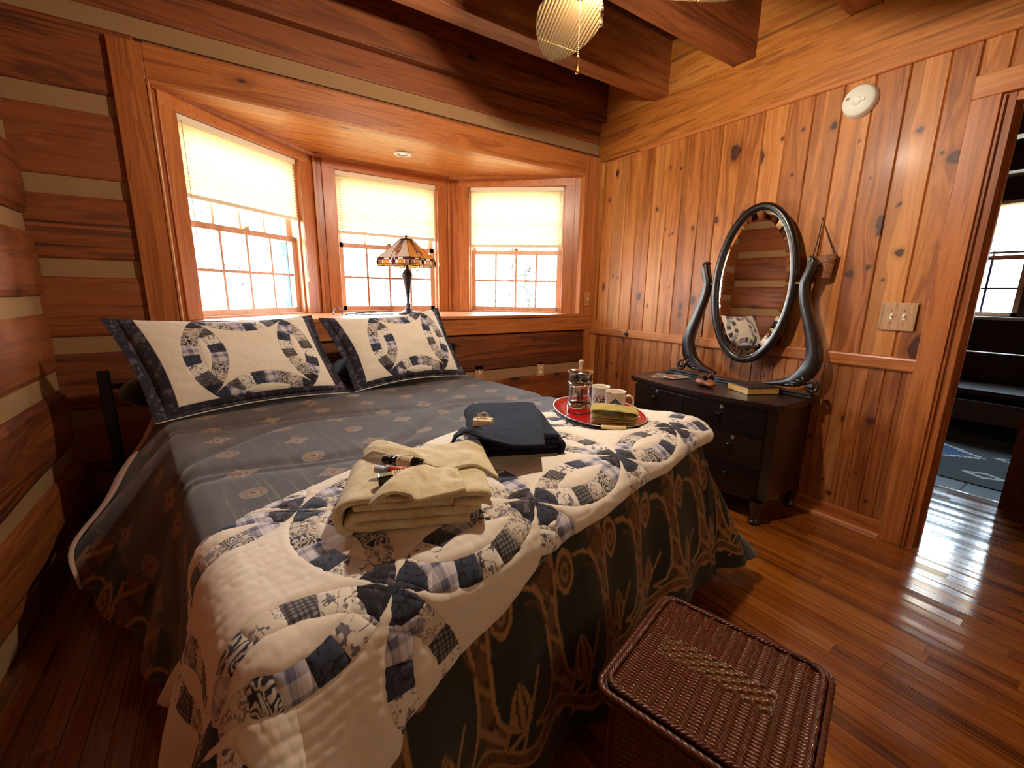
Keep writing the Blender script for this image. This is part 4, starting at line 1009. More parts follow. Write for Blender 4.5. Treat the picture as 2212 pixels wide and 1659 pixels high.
SW = Matrix.Translation((MXX, MCY, MCZ)) @ Matrix.Rotation(math.radians(3.8), 4, 'Z') @ Matrix.Rotation(math.radians(1.0), 4, 'Y') @ Matrix.Translation((-MXX, -MCY, -MCZ))
b = MB(); b.tube([SW @ Vector((MXX, MCY+(EA-.022)*math.cos(a), MCZ+(EB-.022)*math.sin(a))) for a in ang], .0235, 12, closed=True); b.build('mirror_frame', m_darkx, dr)
t = NT('mirror_silver'); t.set(Base_Color=(.86, .86, .85), Metallic=1.0, Roughness=.015); m_mirror = t.m
b = MB(); P = []; rings = [(0.0, -.010), (.86, -.010), (.985, -.003)]
P.append((MXX-.010, MCY, MCZ))
for k, (q, x) in enumerate(rings[1:]):
    for a in ang: P.append((MXX+x, MCY+(EA-.030)*q*math.cos(a), MCZ+(EB-.030)*q*math.sin(a)))
n = len(ang); Fc = [(0, 1+i, 1+(i+1) % n) for i in range(n)]+[(1+i, 1+n+i, 1+n+(i+1) % n, 1+(i+1) % n) for i in range(n)]
b.add([SW @ Vector(p) for p in P], Fc); b.build('mirror_glass', m_mirror, dr)
b = MB(); b.prism([(MCY+(EA-.02)*math.cos(a), MCZ+(EB-.02)*math.sin(a)) for a in ang], 'x', MXX+.004, MXX+.012, mat=SW); b.build('mirror_back', m_dark, dr)

# things on the dresser
def rotz(a): return Matrix.Rotation(a, 4, 'Z')
def place(x, y, z, a=0.0): return Matrix.Translation((x, y, z)) @ rotz(a)
m_gilt = wood('gilt_page_edges', (H('#a9793a'), H('#d4aa62'), H('#e8cb8e')), 'y', .35, 0, stretch=20)
def at_px(px, py, z):
    d = fw+rt*(px-1106)/F_PX-up*(py-829.5)/F_PX; return CAM+d*(z-CAM[2])/d[2]
def at_x(px, py, x):
    d = fw+rt*(px-1106)/F_PX-up*(py-829.5)/F_PX; return CAM+d*(x-CAM[0])/d[0]
kA, kB, kC = at_px(1613, 854, DZ), at_px(1683, 852, DZ), at_px(1571, 839, DZ); kc = (kB+kC)/2
kL, kW = np.linalg.norm(kB-kA)/2, np.linalg.norm(kC-kA)/2
bk = thing('book', (kc[0], kc[1], DZ), 'dark covered book with gilded page edges lying on the dresser', 'book')
Bm = place(kc[0], kc[1], DZ, math.atan2(kB[1]-kA[1], kB[0]-kA[0])) @ Matrix.Diagonal((kL/.088, kW/.078, .95, 1))
b = MB(); b.box(-.085, .085, -.075, .075, .004, .038, mat=Bm); b.build('pages', m_gilt, bk)
b = MB(); b.box(-.088, .088, -.078, .078, 0, .004, mat=Bm); b.box(-.086, .088, -.077, .078, .038, .043, mat=Bm, bev=.0015); b.box(.083, .090, -.078, .078, 0, .043, mat=Bm, bev=.002); b.build('cover', m_dark, bk)
m_pg = [plain('print_%d' % i, H(c), .25) for i, c in enumerate(('#b9a88e', '#7e5a4c', '#a33a34', '#d8cdb8', '#6d6a60'))]
for k, (x, y, a, z, lab) in enumerate([(-.285, -1.02, .35, 0, 'pale brochure at the bottom of the fan of leaflets on the dresser'), (-.27, -1.07, .10, .003, 'brown leaflet in the middle of the fan on the dresser'), (-.255, -1.12, -.18, .006, 'red and cream leaflet on top of the fan on the dresser')]):
    lf = thing('leaflet', (x, y, DZ+z), lab, 'leaflet', 'leaflets fanned out on the dresser'); Lm = place(x, y, DZ+z, a)
    b = MB(); b.box(-.075, .075, -.05, .05, 0, .0026, mat=Lm); b.build('sheet', m_pg[[0, 1, 3][k]], lf)
    b = MB(); b.box(-.06, .0, -.042, .042, .0026, .0031, mat=Lm); b.build('printed_picture', m_pg[[4, 0, 2][k]], lf)
    b = MB(); [b.box(.012+.012*j, .017+.012*j, -.04, .035-.01*(j % 2), .0026, .0030, mat=Lm) for j in range(4)]; b.build('printed_lines', m_pg[4], lf)
pn = thing('pen', (-.36, -1.13, DZ), 'slim dark pen lying in front of the leaflets on the dresser', 'pen')
b = MB(); b.tube([(-.385, -1.08, DZ+.005), (-.355, -1.165, DZ+.005)], .0042, 8); b.build('barrel', m_blackgloss, pn)
b = MB(); b.tube([(-.383, -1.082, DZ+.0095), (-.372, -1.112, DZ+.0095)], .0012, 6); b.build('clip', m_steel, pn)
b = MB(); b.tube([(-.355, -1.165, DZ+.005), (-.352, -1.174, DZ+.005)], [.003, .001], 6); b.build('tip', m_steel, pn)
# carved animal wearing small dark glasses
PX, PY = -.335, -1.385
m_carve = wood('carved_brown_wood', (H('#5a2812'), H('#8f4c26'), H('#b06a3a')), 'x', .5, 0)
an = thing('animal_figurine', (PX, PY, DZ), 'small carved brown animal figurine with dark spectacles on the dresser', 'figurine')
b = MB(); N1 = 36; P = []; prof = [(-.055, .004), (-.052, .018), (-.042, .030), (-.025, .036), (-.008, .034), (.008, .030), (.022, .026), (.036, .021), (.046, .019), (.054, .016), (.057, .002)]
Am = place(PX, PY, DZ+.0255, -1.95) @ Matrix.Diagonal((1.25, 1.25, 1.08, 1))
for x, r in prof:
    for i in range(N1):
        a = 2*PI*i/N1; P.append(Am @ Vector((x, r*1.05*math.cos(a), r*.80*math.sin(a)*(1 if math.sin(a) > 0 else .85)-(.004 if x > .03 else 0))))
n = N1; Fc = [(j*n+i, j*n+(i+1) % n, (j+1)*n+(i+1) % n, (j+1)*n+i) for j in range(len(prof)-1) for i in range(n)]+[tuple(range(n))[::-1], tuple((len(prof)-1)*n+i for i in range(n))]
b.add(P, Fc, 0, .5, True); b.build('body', m_carve, an)
for sg in (1, -1):
    b = MB(); q = [Am @ Vector(p) for p in ((-.004, sg*.016, .024), (-.012, sg*.024, .046), (-.020, sg*.026, .022))]; b.tube([q[2], q[1]], [.009, .002], 8); b.tube([q[0], q[1]], [.008, .002], 8); b.build('ear', m_carve, an)
    b = MB(); b.sphere(Am @ Vector((.050, sg*.007, .004)), .0042, 8); b.build('nostril', plain('dark_hollow', H('#2a120a'), .7), an)
b = MB()
for sg in (1, -1): b.lathe([(0, -.0015), (.014, -.0015), (.0145, 0), (.014, .0015), (0, .0015)], tuple(Am @ Vector((.012, sg*.016, .026))), 18, mat=Am.to_3x3().to_4x4() @ Matrix.Rotation(.9, 4, 'Y'))
b.tube([Am @ Vector((.012, .004, .028)), Am @ Vector((.014, 0, .030)), Am @ Vector((.012, -.004, .028))], .0015, 6)
for sg in (1, -1): b.tube([Am @ Vector((.012, sg*.030, .026)), Am @ Vector((-.03, sg*.036, .022))], .0014, 6)
b.build('spectacles', m_blackgloss, an)

# ------------------------------------------------------------------ wall fittings
sd = thing('smoke_detector', (-.0, -1.833, 2.185), 'round white smoke detector high on the boarded wall', 'smoke detector')
mk = Matrix.Rotation(-PI/2, 4, 'Y')
b = MB(); b.lathe([(.074, .0), (.074, .012), (.070, .016), (.070, .030), (.062, .040), (0, .043)], (-.0, -1.833, 2.185), 48, mat=mk); b.build('housing', m_white, sd)
b = MB(); b.lathe([(.020, .043), (.020, .047), (.016, .048), (.012, .044), (0, .044)], (0, -1.828, 2.182), 24, mat=mk); b.box(-.0465, -.0425, -1.862, -1.818, 2.176, 2.190, bev=.003); b.build('test_button', m_white, sd)
b = MB(); b.box(-.0435, -.0415, -1.796, -1.782, 2.196, 2.206); b.build('vent_slot', plain('grey_slot', H('#8b8880'), .6), sd)
m_plate = wood('oak_plate', (H('#7d5636'), H('#b58b64'), H('#caa27c')), 'z', .45, 0, stretch=22, contrast=1.3)
def plate(name, label, cat, ctr, w, h, axis, kind, mat, group=None):
    """wall plate: axis 'x' on the right wall (faces -x), 'y' on the window wall (faces -y)"""
    r_ = thing(name, ctr, label, cat, group); cx, cy_, cz = ctr
    def bx(b, a0, a1, d0, d1, z0, z1, bev=0): 
        if axis == 'x': b.box(cx-d1, cx-d0, cy_+a0, cy_+a1, cz+z0, cz+z1, bev=bev)
        else: b.box(cx+a0, cx+a1, cy_-d1, cy_-d0, cz+z0, cz+z1, bev=bev)
    b = MB(); bx(b, -w/2, w/2, 0, .010, -h/2, h/2, .003); b.build('cover_plate', mat, r_)
    if kind == 'double_switch': items = [(-.024, 'toggle'), (.024, 'toggle')]
    elif kind == 'switch': items = [(0, 'toggle')]
    else: items = [(0, 'socket')]
    for a, k in items:
        if k == 'toggle':
            b = MB(); bx(b, a-.006, a+.006, .010, .012, -.014, .014); bx(b, a-.004, a+.004, .011, .022, -.002, .009, .002); b.build('toggle', m_cream, r_)
            for z in (-.030, .030):
                b = MB(); b.sphere((cx-.010, cy_+a, cz+z) if axis == 'x' else (cx+a, cy_-.010, cz+z), .0038, 8); b.build('screw', m_steel, r_)
        else:
            for z in (-.020, .020):
                b = MB(); bx(b, -.015, .015, .009, .013, z-.013, z+.013, .004); sk = b.build('socket', m_cream, r_)
                b = MB(); bx(b, -.007, -.005, .0128, .0134, z-.004, z+.006); bx(b, .005, .007, .0128, .0134, z-.004, z+.006); b.build('slot', m_black, sk)
    return r_
plate('switch_plate', 'wide grained wooden plate with two cream toggles beside the doorway', 'light switch', (-.004, -2.144, 1.141), .138, .134, 'x', 'double_switch', m_plate)
plate('switch_plate', 'narrow wooden plate with one toggle on the casing right of the bay window', 'light switch', (-.085, -.022, 1.182), .072, .125, 'y', 'switch', wood('pine_plate', (H('#9a5a2a'), H('#c48448'), H('#d69c62')), 'z', .45, 0))
plate('wall_plate', 'wooden wall plate with narrow cream insert on the chinking, nearer the pillows', 'wall plate', (-1.155, .010, .612), .075, .118, 'y', 'switch', m_plate)
plate('outlet_plate', 'wooden outlet plate on the chinking nearer the room corner', 'outlet', (-.557, .010, .588), .075, .125, 'y', 'outlet', m_plate)
# hanging woven pouch
hb = thing('hanging_basket', (-.02, -1.79, 1.40), 'tiny woven splint basket hanging by a cord beside the mirror', 'basket')
m_splint = wood('splint_weave', (H('#6a3818'), H('#9a5c2c'), H('#b8783e')), 'x', .7, 0)
b = MB(); nx_, nz_ = 30, 36; AA, ZZ = np.meshgrid(np.linspace(0, 1, nx_), np.linspace(0, 1, nz_), indexing='ij')
def pouch(sgn, off):
    bul = .020*np.sin(PI*AA)**.5*np.clip(ZZ*1.2, 0, 1)**.4*(1-.25*ZZ)+.0025*np.abs(np.sin(ZZ*PI*9+(np.floor(AA*10) % 2)*PI/2))
    y = -1.737-AA*(.106+.010*(1-ZZ)); z = 1.452-ZZ*.115+.012*AA*0-.03*(AA)*0.0-(1-AA)*0.008+AA*.006*(1-2*ZZ)
    x = -.036+sgn*bul*1.25; return np.stack([x, y, z], -1)
P = pouch(-1, 0)
o1 = grid('woven_front', P, m_splint, hb); P = pouch(1, 0); o2 = grid('woven_back', P[::-1], m_splint, hb)
b.tube([(-.036, -1.740, 1.445), (-.016, -1.746, 1.55), (-.010, -1.7485, 1.645), (-.016, -1.785, 1.56), (-.036, -1.842, 1.452)], .0028, 6); b.build('cord', plain('dark_cord', H('#2e1a10'), .8), hb)
b = MB(); b.sphere((-.010, -1.7485, 1.648), .004, 8); b.tube([(0, -1.7485, 1.646), (-.014, -1.7485, 1.648)], .0018, 6); b.build('nail', m_brass, hb)
b = MB(); tgp = at_x(1751, 582, -.075); b.sphere(tuple(tgp), .019, 14, sc=(.16, .62, 1.25), mat=Matrix.Rotation(.35, 3, 'X')); b.build('shell_tag', plain('shell', H('#e9e3d6'), .3), hb)
b = MB(); b.tube([(-.045, -1.745, 1.440), tuple(tgp+np.array((.002, -.004, .045))), tuple(tgp+np.array((0, 0, .018)))], .0022, 6); b.build('tag_string', m_cord, hb)

# ------------------------------------------------------------------ stained glass lamp on the bay sill
LXY = (-1.60, .30); LZ = OZ0
lp = thing('table_lamp', (LXY[0], LXY[1], LZ), 'stained glass lamp with square tapered shade standing on the bay window sill', 'lamp')
m_bronze = plain('bronze', H('#3d3230'), .4, .7)
b = MB(); b.lathe([(0, 0), (.075, 0), (.078, .008), (.060, .018), (.030, .030), (.018, .050), (.022, .070), (.013, .085), (.012, .11), (.017, .16), (.026, .22), (.040, .285), (.042, .296), (.030, .312), (.014, .335), (.010, .36), (.007, .53), (0, .53)], (LXY[0], LXY[1], LZ), 10); b.build('stem', m_bronze, lp)
m_gl = {k: translucent('lamp_glass_'+k, H(c), .55) for k, c in (('cream', '#cfc2b4'), ('amber', '#dd9a4a'), ('ruby', '#6a2230'), ('orange', '#c8682a'), ('clear', '#e4e0d6'), ('rose', '#b08078'))}
va = math.atan2(CAM[1]-LXY[1], CAM[0]-LXY[0])+.10
cs = [(math.cos(va+k*PI/2), math.sin(va+k*PI/2)) for k in range(4)]
def ring_pt(k, f, r, z):
    a, c_ = cs[k % 4], cs[(k+1) % 4]; return Vector((LXY[0]+r*(a[0]*(1-f)+c_[0]*f), LXY[1]+r*(a[1]*(1-f)+c_[1]*f), z))
RT, ZTp, RB, ZB, ZL = .048, 1.592, .205, 1.462, 1.405
lead = MB()
for k in range(4):
    def pt(f, g): return ring_pt(k, f, RT+(RB-RT)*g, ZTp+(ZB-ZTp)*g)
    pan = thing('shade_panel', (LXY[0], LXY[1], LZ), None, None) if False else None
    b = MB(); mats = [m_gl['cream'], m_gl['amber'], m_gl['rose'], m_gl['ruby'], m_gl['clear'], m_gl['orange']]
    main = 0 if k in (3, 2) else 1
    b.add([pt(0, 0), pt(.40, 0), pt(.36, .62), pt(.42, 1), pt(0, 1)], [(0, 1, 2, 3, 4)], main); b.add([pt(.60, 0), pt(1, 0), pt(1, 1), pt(.58, 1), pt(.64, .62)], [(0, 1, 2, 3, 4)], main)
    b.add([pt(.40, 0), pt(.60, 0), pt(.50, .30)], [(0, 1, 2)], main); b.add([pt(.40, 0), pt(.50, .30), pt(.50, .62), pt(.36, .62)], [(0, 1, 2, 3)], 2); b.add([pt(.60, 0), pt(.64, .62), pt(.50, .62), pt(.50, .30)], [(0, 1, 2, 3)], 2)
    b.add([pt(.36, .62), pt(.50, .72), pt(.50, .90), pt(.38, .78)], [(0, 1, 2, 3)], 4); b.add([pt(.64, .62), pt(.50, .72), pt(.50, .90), pt(.62, .78)], [(0, 1, 2, 3)], 5)
    b.add([pt(.36, .62), pt(.50, .62), pt(.64, .62), pt(.50, .72)], [(0, 1, 2, 3)], 5); b.add([pt(.38, .78), pt(.50, .90), pt(.62, .78), pt(.58, 1), pt(.42, 1)], [(0, 1, 2, 3, 4)], main)
    def bt(f, g): return ring_pt(k, f, RB+.004*g, ZB+(ZL-ZB)*g)
    cells = [(0, .06, 4), (.06, .14, 5), (.14, .20, 4), (.20, .36, 1), (.36, .44, 4), (.56, .64, 4), (.64, .80, 1), (.80, .86, 4), (.86, .94, 5), (.94, 1, 4)]
    for f0, f1, mi in cells:
        b.add([bt(f0, .25), bt(f1, .25), bt(f1, .78), bt(f0, .78)], [(0, 1, 2, 3)], mi); b.add([bt(f0, 0), bt(f1, 0), bt(f1, .25), bt(f0, .25)], [(0, 1, 2, 3)], 4 if mi == 1 else 3); b.add([bt(f0, .78), bt(f1, .78), bt(f1, 1), bt(f0, 1)], [(0, 1, 2, 3)], 1)
    b.add([bt(.44, .5), bt(.50, 0), bt(.56, .5), bt(.50, 1)], [(0, 1, 2, 3)], 3)
    for f0, f1, g in ((.44, .50, 0), (.50, .56, 0), (.44, .50, 1), (.50, .56, 1)): b.add([bt(f0, g), bt(f1, g), bt(.44 if f0 < .5 else .56, .5)], [(0, 1, 2)], 4)
    b.build('shade_panel', mats, lp)
    for seg in ([pt(0, 0), pt(0, 1), bt(0, 1)], [pt(0, 0), pt(1, 0)], [pt(0, 1), pt(1, 1)], [bt(0, 1), bt(1, 1)], [bt(0, .25), bt(1, .25)], [bt(0, .78), bt(1, .78)], [pt(.40, 0), pt(.36, .62), pt(.50, .90), pt(.64, .62), pt(.60, 0)], [pt(.36, .62), pt(.50, .72), pt(.64, .62)], [pt(.36, .62), pt(.42, 1)], [pt(.64, .62), pt(.58, 1)], [pt(.40, 0), pt(.5, .30), pt(.60, 0)], [pt(.5, .3), pt(.5, .62)], [bt(.44, .5), bt(.5, 0), bt(.56, .5), bt(.5, 1), bt(.44, .5)]): lead.tube(seg, .0022, 5)
    for f0, _, _ in cells[1:]: lead.tube([bt(f0, 0), bt(f0, 1)], .0016, 4)
    lead.sphere(bt(0, .55), .011, 8, sc=(1, 1, 1.8))
lead.build('lead_lines', m_bronze, lp)
b = MB(); b.lathe([(.056, ZTp-.002), (.050, ZTp+.006), (.012, ZTp+.010), (.006, ZTp+.016), (.010, ZTp+.024), (.004, ZTp+.036), (0, ZTp+.038)], (LXY[0], LXY[1], 0), 16); b.build('finial_cap', m_bronze, lp)
b = MB(); b.tube([(LXY[0]-.02, LXY[1]-.03, 1.46), (LXY[0]-.02, LXY[1]-.03, 1.34)], .0015, 5); b.sphere((LXY[0]-.02, LXY[1]-.03, 1.335), .005, 8); b.build('pull_chain', m_brass, lp)
# cord looped on the sill
cdth = thing('looped_cord', (-1.92, .33, OZ0), 'thin dark cord looped on the window sill behind the pillows', 'cord')
b = MB(); b.tube(catmull([(-2.05, .345, OZ0+.004), (-1.98, .33, OZ0+.012), (-1.93, .31, OZ0+.022), (-1.86, .30, OZ0+.026), (-1.83, .33, OZ0+.020), (-1.88, .36, OZ0+.012), (-1.96, .345, OZ0+.016), (-1.99, .315, OZ0+.008), (-1.90, .285, OZ0+.005), (-1.72, .29, OZ0+.004)], 8), .0035, 6); b.build('cable', plain('cord_brown', H('#4a3630'), .6), cdth)
st_ = thing('band', (-2.09, .36, OZ0), 'small glossy arched dark band standing on the sill between the pillow tops', 'band')
b = MB(); A_ = np.linspace(0, PI, 24); b.tube([(-2.095+.030*math.cos(a), .36+.004*math.cos(a), OZ0+.003+.046*math.sin(a)) for a in A_], .010, 8, flat=.35); b.build('arch', plain('dark_blue_gloss', H('#16283c'), .12), st_)

# ------------------------------------------------------------------ folded linen on the bed
def at_px(px, py, z):
    d = fw+rt*(px-1106)/F_PX-up*(py-829.5)/F_PX; return CAM+d*(z-CAM[2])/d[2]
def terry(name, c1, c2, sheen=.4):
    t = NT(name); tc = t.node('ShaderNodeTexCoord'); n = t.noise(tc.outputs['Object'], 420, 3, .75); n2 = t.noise(tc.outputs['Object'], 26, 3, .6); n3 = t.noise(tc.outputs['Object'], 150, 2, .6)
    k = t.math('ADD', t.math('MULTIPLY', n, .55), t.math('MULTIPLY', n2, .5)); c = t.ramp(k, [(.38, c2), (.62, c1)])
    t.ln(c, t.b.inputs['Base Color']); t.set(Roughness=1.0, Sheen_Weight=sheen); t.bump(t.math('ADD', n, t.math('MULTIPLY', n3, .8)), .6, .005); return t.m
def fold_sheet(prof, th, y0, y1, Mx, wob=.003, ny=46, seed=0.0):
    """a thick cloth whose cross-section follows prof in (x,z), extruded along y; returns (nsec, ny, 3)"""
    C_ = np.array(catmull(prof, 10)); T_ = np.gradient(C_, axis=0); T_ /= np.linalg.norm(T_, axis=1, keepdims=True)+1e-9; Nn = np.stack([-T_[:, 1], T_[:, 0]], 1)
    e0 = [C_[0]-T_[0]*th*.5*math.sin(a)+Nn[0]*th*.5*math.cos(a) for a in np.linspace(PI, 0, 5)[1:-1]]
    e1 = [C_[-1]+T_[-1]*th*.5*math.sin(a)+Nn[-1]*th*.5*math.cos(a) for a in np.linspace(0, PI, 5)[1:-1]]
    sec = np.array(list(C_+Nn*th*.5)+e1+list((C_-Nn*th*.5)[::-1])+e0); mid = np.array(list(C_)+[C_[-1]]*3+list(C_[::-1])+[C_[0]]*3)
    sec = np.vstack([sec, sec[:1]]); mid = np.vstack([mid, mid[:1]])
    yy = np.concatenate([[y0, y0+.001, y0+.004], np.linspace(y0+.010, y1-.010, ny-6), [y1-.004, y1-.001, y1]])
    k = np.clip(1-((np.clip(.010-(yy-y0), 0, None)/.010)**2), 0, 1)**.5*np.clip(1-((np.clip(.010-(y1-yy), 0, None)/.010)**2), 0, 1)**.5
    k = np.maximum(k, .0)
    S2 = mid[:, None, :]+(sec-mid)[:, None, :]*k[None, :, None]
    X, Z = S2[..., 0], S2[..., 1]; Y = np.broadcast_to(yy[None, :], X.shape)
    Z = Z+wob*(fnoise(X*14+seed, Y*14+seed, 2)-.5)*2; X = X+wob*(fnoise(Z*30+seed, Y*12+9, 2)-.5)*2
    P = np.stack([X, Y, Z, np.ones_like(X)], -1) @ np.array(Mx).T
    return P[..., :3]
def ruled(F, Bk, n=60, m_=34, bulge=0.0, w=.004, seed=0.0, loop=0.0):
    A_ = np.array(catmull(F, 10)); B_ = np.array(catmull(Bk, 10))
    r_ = lambda C_, k: np.stack([np.interp(np.linspace(0, len(C_)-1, k), np.arange(len(C_)), C_[:, i]) for i in range(3)], 1)
    A_, B_ = r_(A_, n), r_(B_, n); v = np.linspace(0, 1, m_)[None, :, None]; P = A_[:, None]*(1-v)+B_[:, None]*v
    uu = np.linspace(0, 1, n)[:, None]; P[..., 2] += bulge*np.sin(PI*v[..., 0])*np.sin(PI*uu)+w*(fnoise(uu*6+seed+v[..., 0], v[..., 0]*4+uu*2, 2)-.5)*2+loop*np.sin(PI*v[..., 0])*(1-uu)**2
    return P
def px_list(f, pts): return [tuple(at_px(*f(x, y), z)) for x, y, z in pts]
tf = lambda x, y: (720+x*.18535, 930+y*.18535)
nf = lambda x, y: (700+x*.40687, 750+y*.40687)
m_tan = terry('tan_terry', H('#f4e6bf'), H('#cfb37c')); m_navy = terry('navy_terry', H('#1a2038'), H('#0a0d18'), .0); 
TB = .694
tt = thing('folded_towel', bed(.44, .215, TB), 'sand coloured folded terry towel with bottles tucked in its pocket, nearest on the quilt', 'towel', 'folded towels on the bed')
Tm = place(*bed(.435, .215, TB), math.radians(8.5-30.6))
inner = [(.115, .014), (-.05, .014), (-.125, .014), (-.146, .026), (-.125, .038), (-.05, .038), (.130, .038)]
outer = [(.095, .058), (.140, .057), (.166, .068), (.150, .080), (.05, .083), (-.06, .083), (-.135, .079), (-.165, .058), (-.168, .034), (-.160, .012), (-.145, .008)]
mid_ = [(-.13, .060), (-.05, .060), (.08, .060)]
grid('inner_folds', fold_sheet(inner, .021, -.135, .125, Tm, .002), m_tan, tt); grid('middle_fold', fold_sheet(mid_, .019, -.130, .120, Tm, .002, seed=3), m_tan, tt); grid('outer_fold', fold_sheet(outer, .018, -.140, .130, Tm, .003, seed=5), m_tan, tt)
z1 = TB+.096
f1 = ruled(px_list(tf, [(400, 860, z1-.006), (520, 770, z1+.022), (680, 705, z1+.030), (900, 745, z1+.014), (975, 800, z1+.004), (1270, 740, z1+.004), (1550, 655, z1+.004)]),
           px_list(tf, [(560, 640, z1+.004), (660, 560, z1+.022), (850, 440, z1+.030), (1050, 405, z1+.022), (1200, 420, z1+.012), (1340, 430, z1+.008), (1450, 440, z1+.005)]), bulge=.008, seed=1)
grid('front_flap', f1, m_tan, tt, solid=.008)
f2 = ruled(px_list(tf, [(345, 300, z1-.004), (470, 240, z1+.020), (700, 290, z1+.024), (900, 285, z1+.020), (1100, 390, z1+.012), (1330, 440, z1+.006), (1650, 385, z1+.006), (1930, 552, z1-.022)]),
           px_list(tf, [(340, 240, z1-.01), (480, 125, z1+.018), (640, 130, z1+.026), (850, 190, z1+.020), (1000, 195, z1+.012), (1300, 160, z1+.008), (1500, 120, z1+.006), (1690, 95, z1+.002)]), bulge=.008, seed=2)
grid('back_flap', f2, m_tan, tt, solid=.008)
NB = .716
tn = thing('folded_towel', bed(.93, .41, NB), 'dark navy folded towel with tied soap on top, beside the tray', 'towel', 'folded towels on the bed')
Nm = place(*bed(.925, .405, NB), math.radians(8.5-33))
inner = [(.125, .012), (-.05, .012), (-.118, .012), (-.136, .022), (-.118, .033), (-.05, .033), (.122, .033)]
outer = [(-.100, .052), (.02, .052), (.110, .051), (.142, .040), (.140, .016), (.128, .010)]
topf = [(.120, .066), (.05, .069), (-.06, .069), (-.120, .066), (-.146, .048), (-.146, .024), (-.134, .012)]
grid('inner_folds', fold_sheet(inner, .018, -.205, .195, Nm, .002), m_navy, tn); grid('right_fold', fold_sheet(outer, .016, -.21, .2, Nm, .003, seed=4), m_navy, tn); grid('outer_fold', fold_sheet(topf, .016, -.212, .205, Nm, .003, seed=6), m_navy, tn)
z2 = NB+.080
f3 = ruled(px_list(nf, [(674, 505, z2-.012), (705, 470, z2+.012), (765, 452, z2+.020), (880, 490, z2+.014), (1000, 518, z2+.004), (1090, 522, z2), (1175, 514, z2)]),
           px_list(nf, [(690, 460, z2), (735, 425, z2+.016), (800, 432, z2+.020), (900, 400, z2+.010), (990, 370, z2+.004), (1070, 345, z2+.002), (1145, 330, z2+.001)]), bulge=.006, w=.003, seed=8)
grid('flap', f3, m_navy, tn, solid=.007)
# toiletries
m_amber = plain('dark_amber_glass', H('#0d0807'), .08, 0, Coat_Weight=.6); m_lab = plain('cream_label', H('#e2d3b0'), .6); m_ink = plain('label_ink', H('#4a3a34'), .7)
def lying(name, p0, p1, prof, label, group='toiletries in the tan towel'):
    p0, p1 = Vector(p0), Vector(p1); d = (p1-p0).normalized(); q = d.to_track_quat('Z', 'Y').to_matrix().to_4x4(); return thing(name, tuple(p0), label, 'bottle', group), Matrix.Translation(p0) @ q
a0, a1 = at_px(*tf(590, 335), z1+.020), at_px(*tf(1090, 400), z1+.022)
o, Mb = lying('bottle', a0, a1, None, 'dark bottle with black cap and cream label lying in the tan towel pocket')
def mlathe(prof, Mx, n=24):
    b = MB(); b.lathe(prof, (0, 0, 0), n, mat=Mx); return b
mlathe([(0, 0), (.0105, .0), (.0115, .002), (.0115, .022), (.009, .0225), (0, .0225)], Mb).build('cap', m_black, o)
mlathe([(0, .0225), (.009, .0225), (.009, .028), (.0145, .036), (.0150, .040), (.0150, .105), (.012, .110), (0, .110)], Mb).build('body', m_amber, o)
mlathe([(.0152, .044), (.0154, .045), (.0154, .083), (.0152, .084)], Mb, 32).build('label', m_lab, o)
b = MB()
for k, (a, w_) in enumerate(((.050, .004), (.058, .0012), (.064, .0012), (.070, .0012), (.076, .0012))):
    for aa in (np.linspace(-.5, .5, 5) if k == 0 else [0]):
        an0 = PI/2+.35+aa; b.lathe([(.01555, a), (.01565, a+w_)], (0, 0, 0), 5, mat=Mb, a0=an0-(.07 if k == 0 else .55), a1=an0+(.07 if k == 0 else .55))
b.build('print', m_ink, o)
a0, a1 = at_px(*tf(490, 450), z1+.018), at_px(*tf(860, 475), z1+.018)
o, Mb = lying('bottle', a0, a1, None, 'slim clear capped tube with red label lying between the two dark bottles')
mlathe([(0, 0), (.0085, 0), (.0095, .003), (.0095, .020), (.006, .021), (.006, .026), (0, .026)], Mb).build('cap', plain('milky_cap', H('#bcc8e0'), .25), o)
mlathe([(0, .026), (.0105, .026), (.0110, .028), (.0110, .034)], Mb).build('collar', plain('clear_collar', H('#9fb6d8'), .1), o)
mlathe([(.0105, .033), (.0108, .034), (.0108, .078), (.0, .080)], Mb).build('red_label', plain('red_print', H('#b5432c'), .4), o)
a0, a1 = at_px(*tf(520, 590), z1+.014), at_px(*tf(860, 530), z1+.016)
o, Mb = lying('bottle', a0, a1, None, 'short square dark bottle with tan label, front one in the towel pocket')
b = MB(); b.box(-.0135, .0135, -.0135, .0135, 0, .068, bev=.004, mat=Mb); b.build('body', m_amber, o)
b = MB(); b.box(-.0140, .0140, -.0140, .0140, .033, .058, mat=Mb); b.build('label', plain('tan_label', H('#d8a878'), .6), o)
b = MB()
for k in range(3): b.box(-.0145, .0145, -.0145, .0145, .038+k*.006, .040+k*.006, mat=Mb)
b.build('print', m_ink, o)
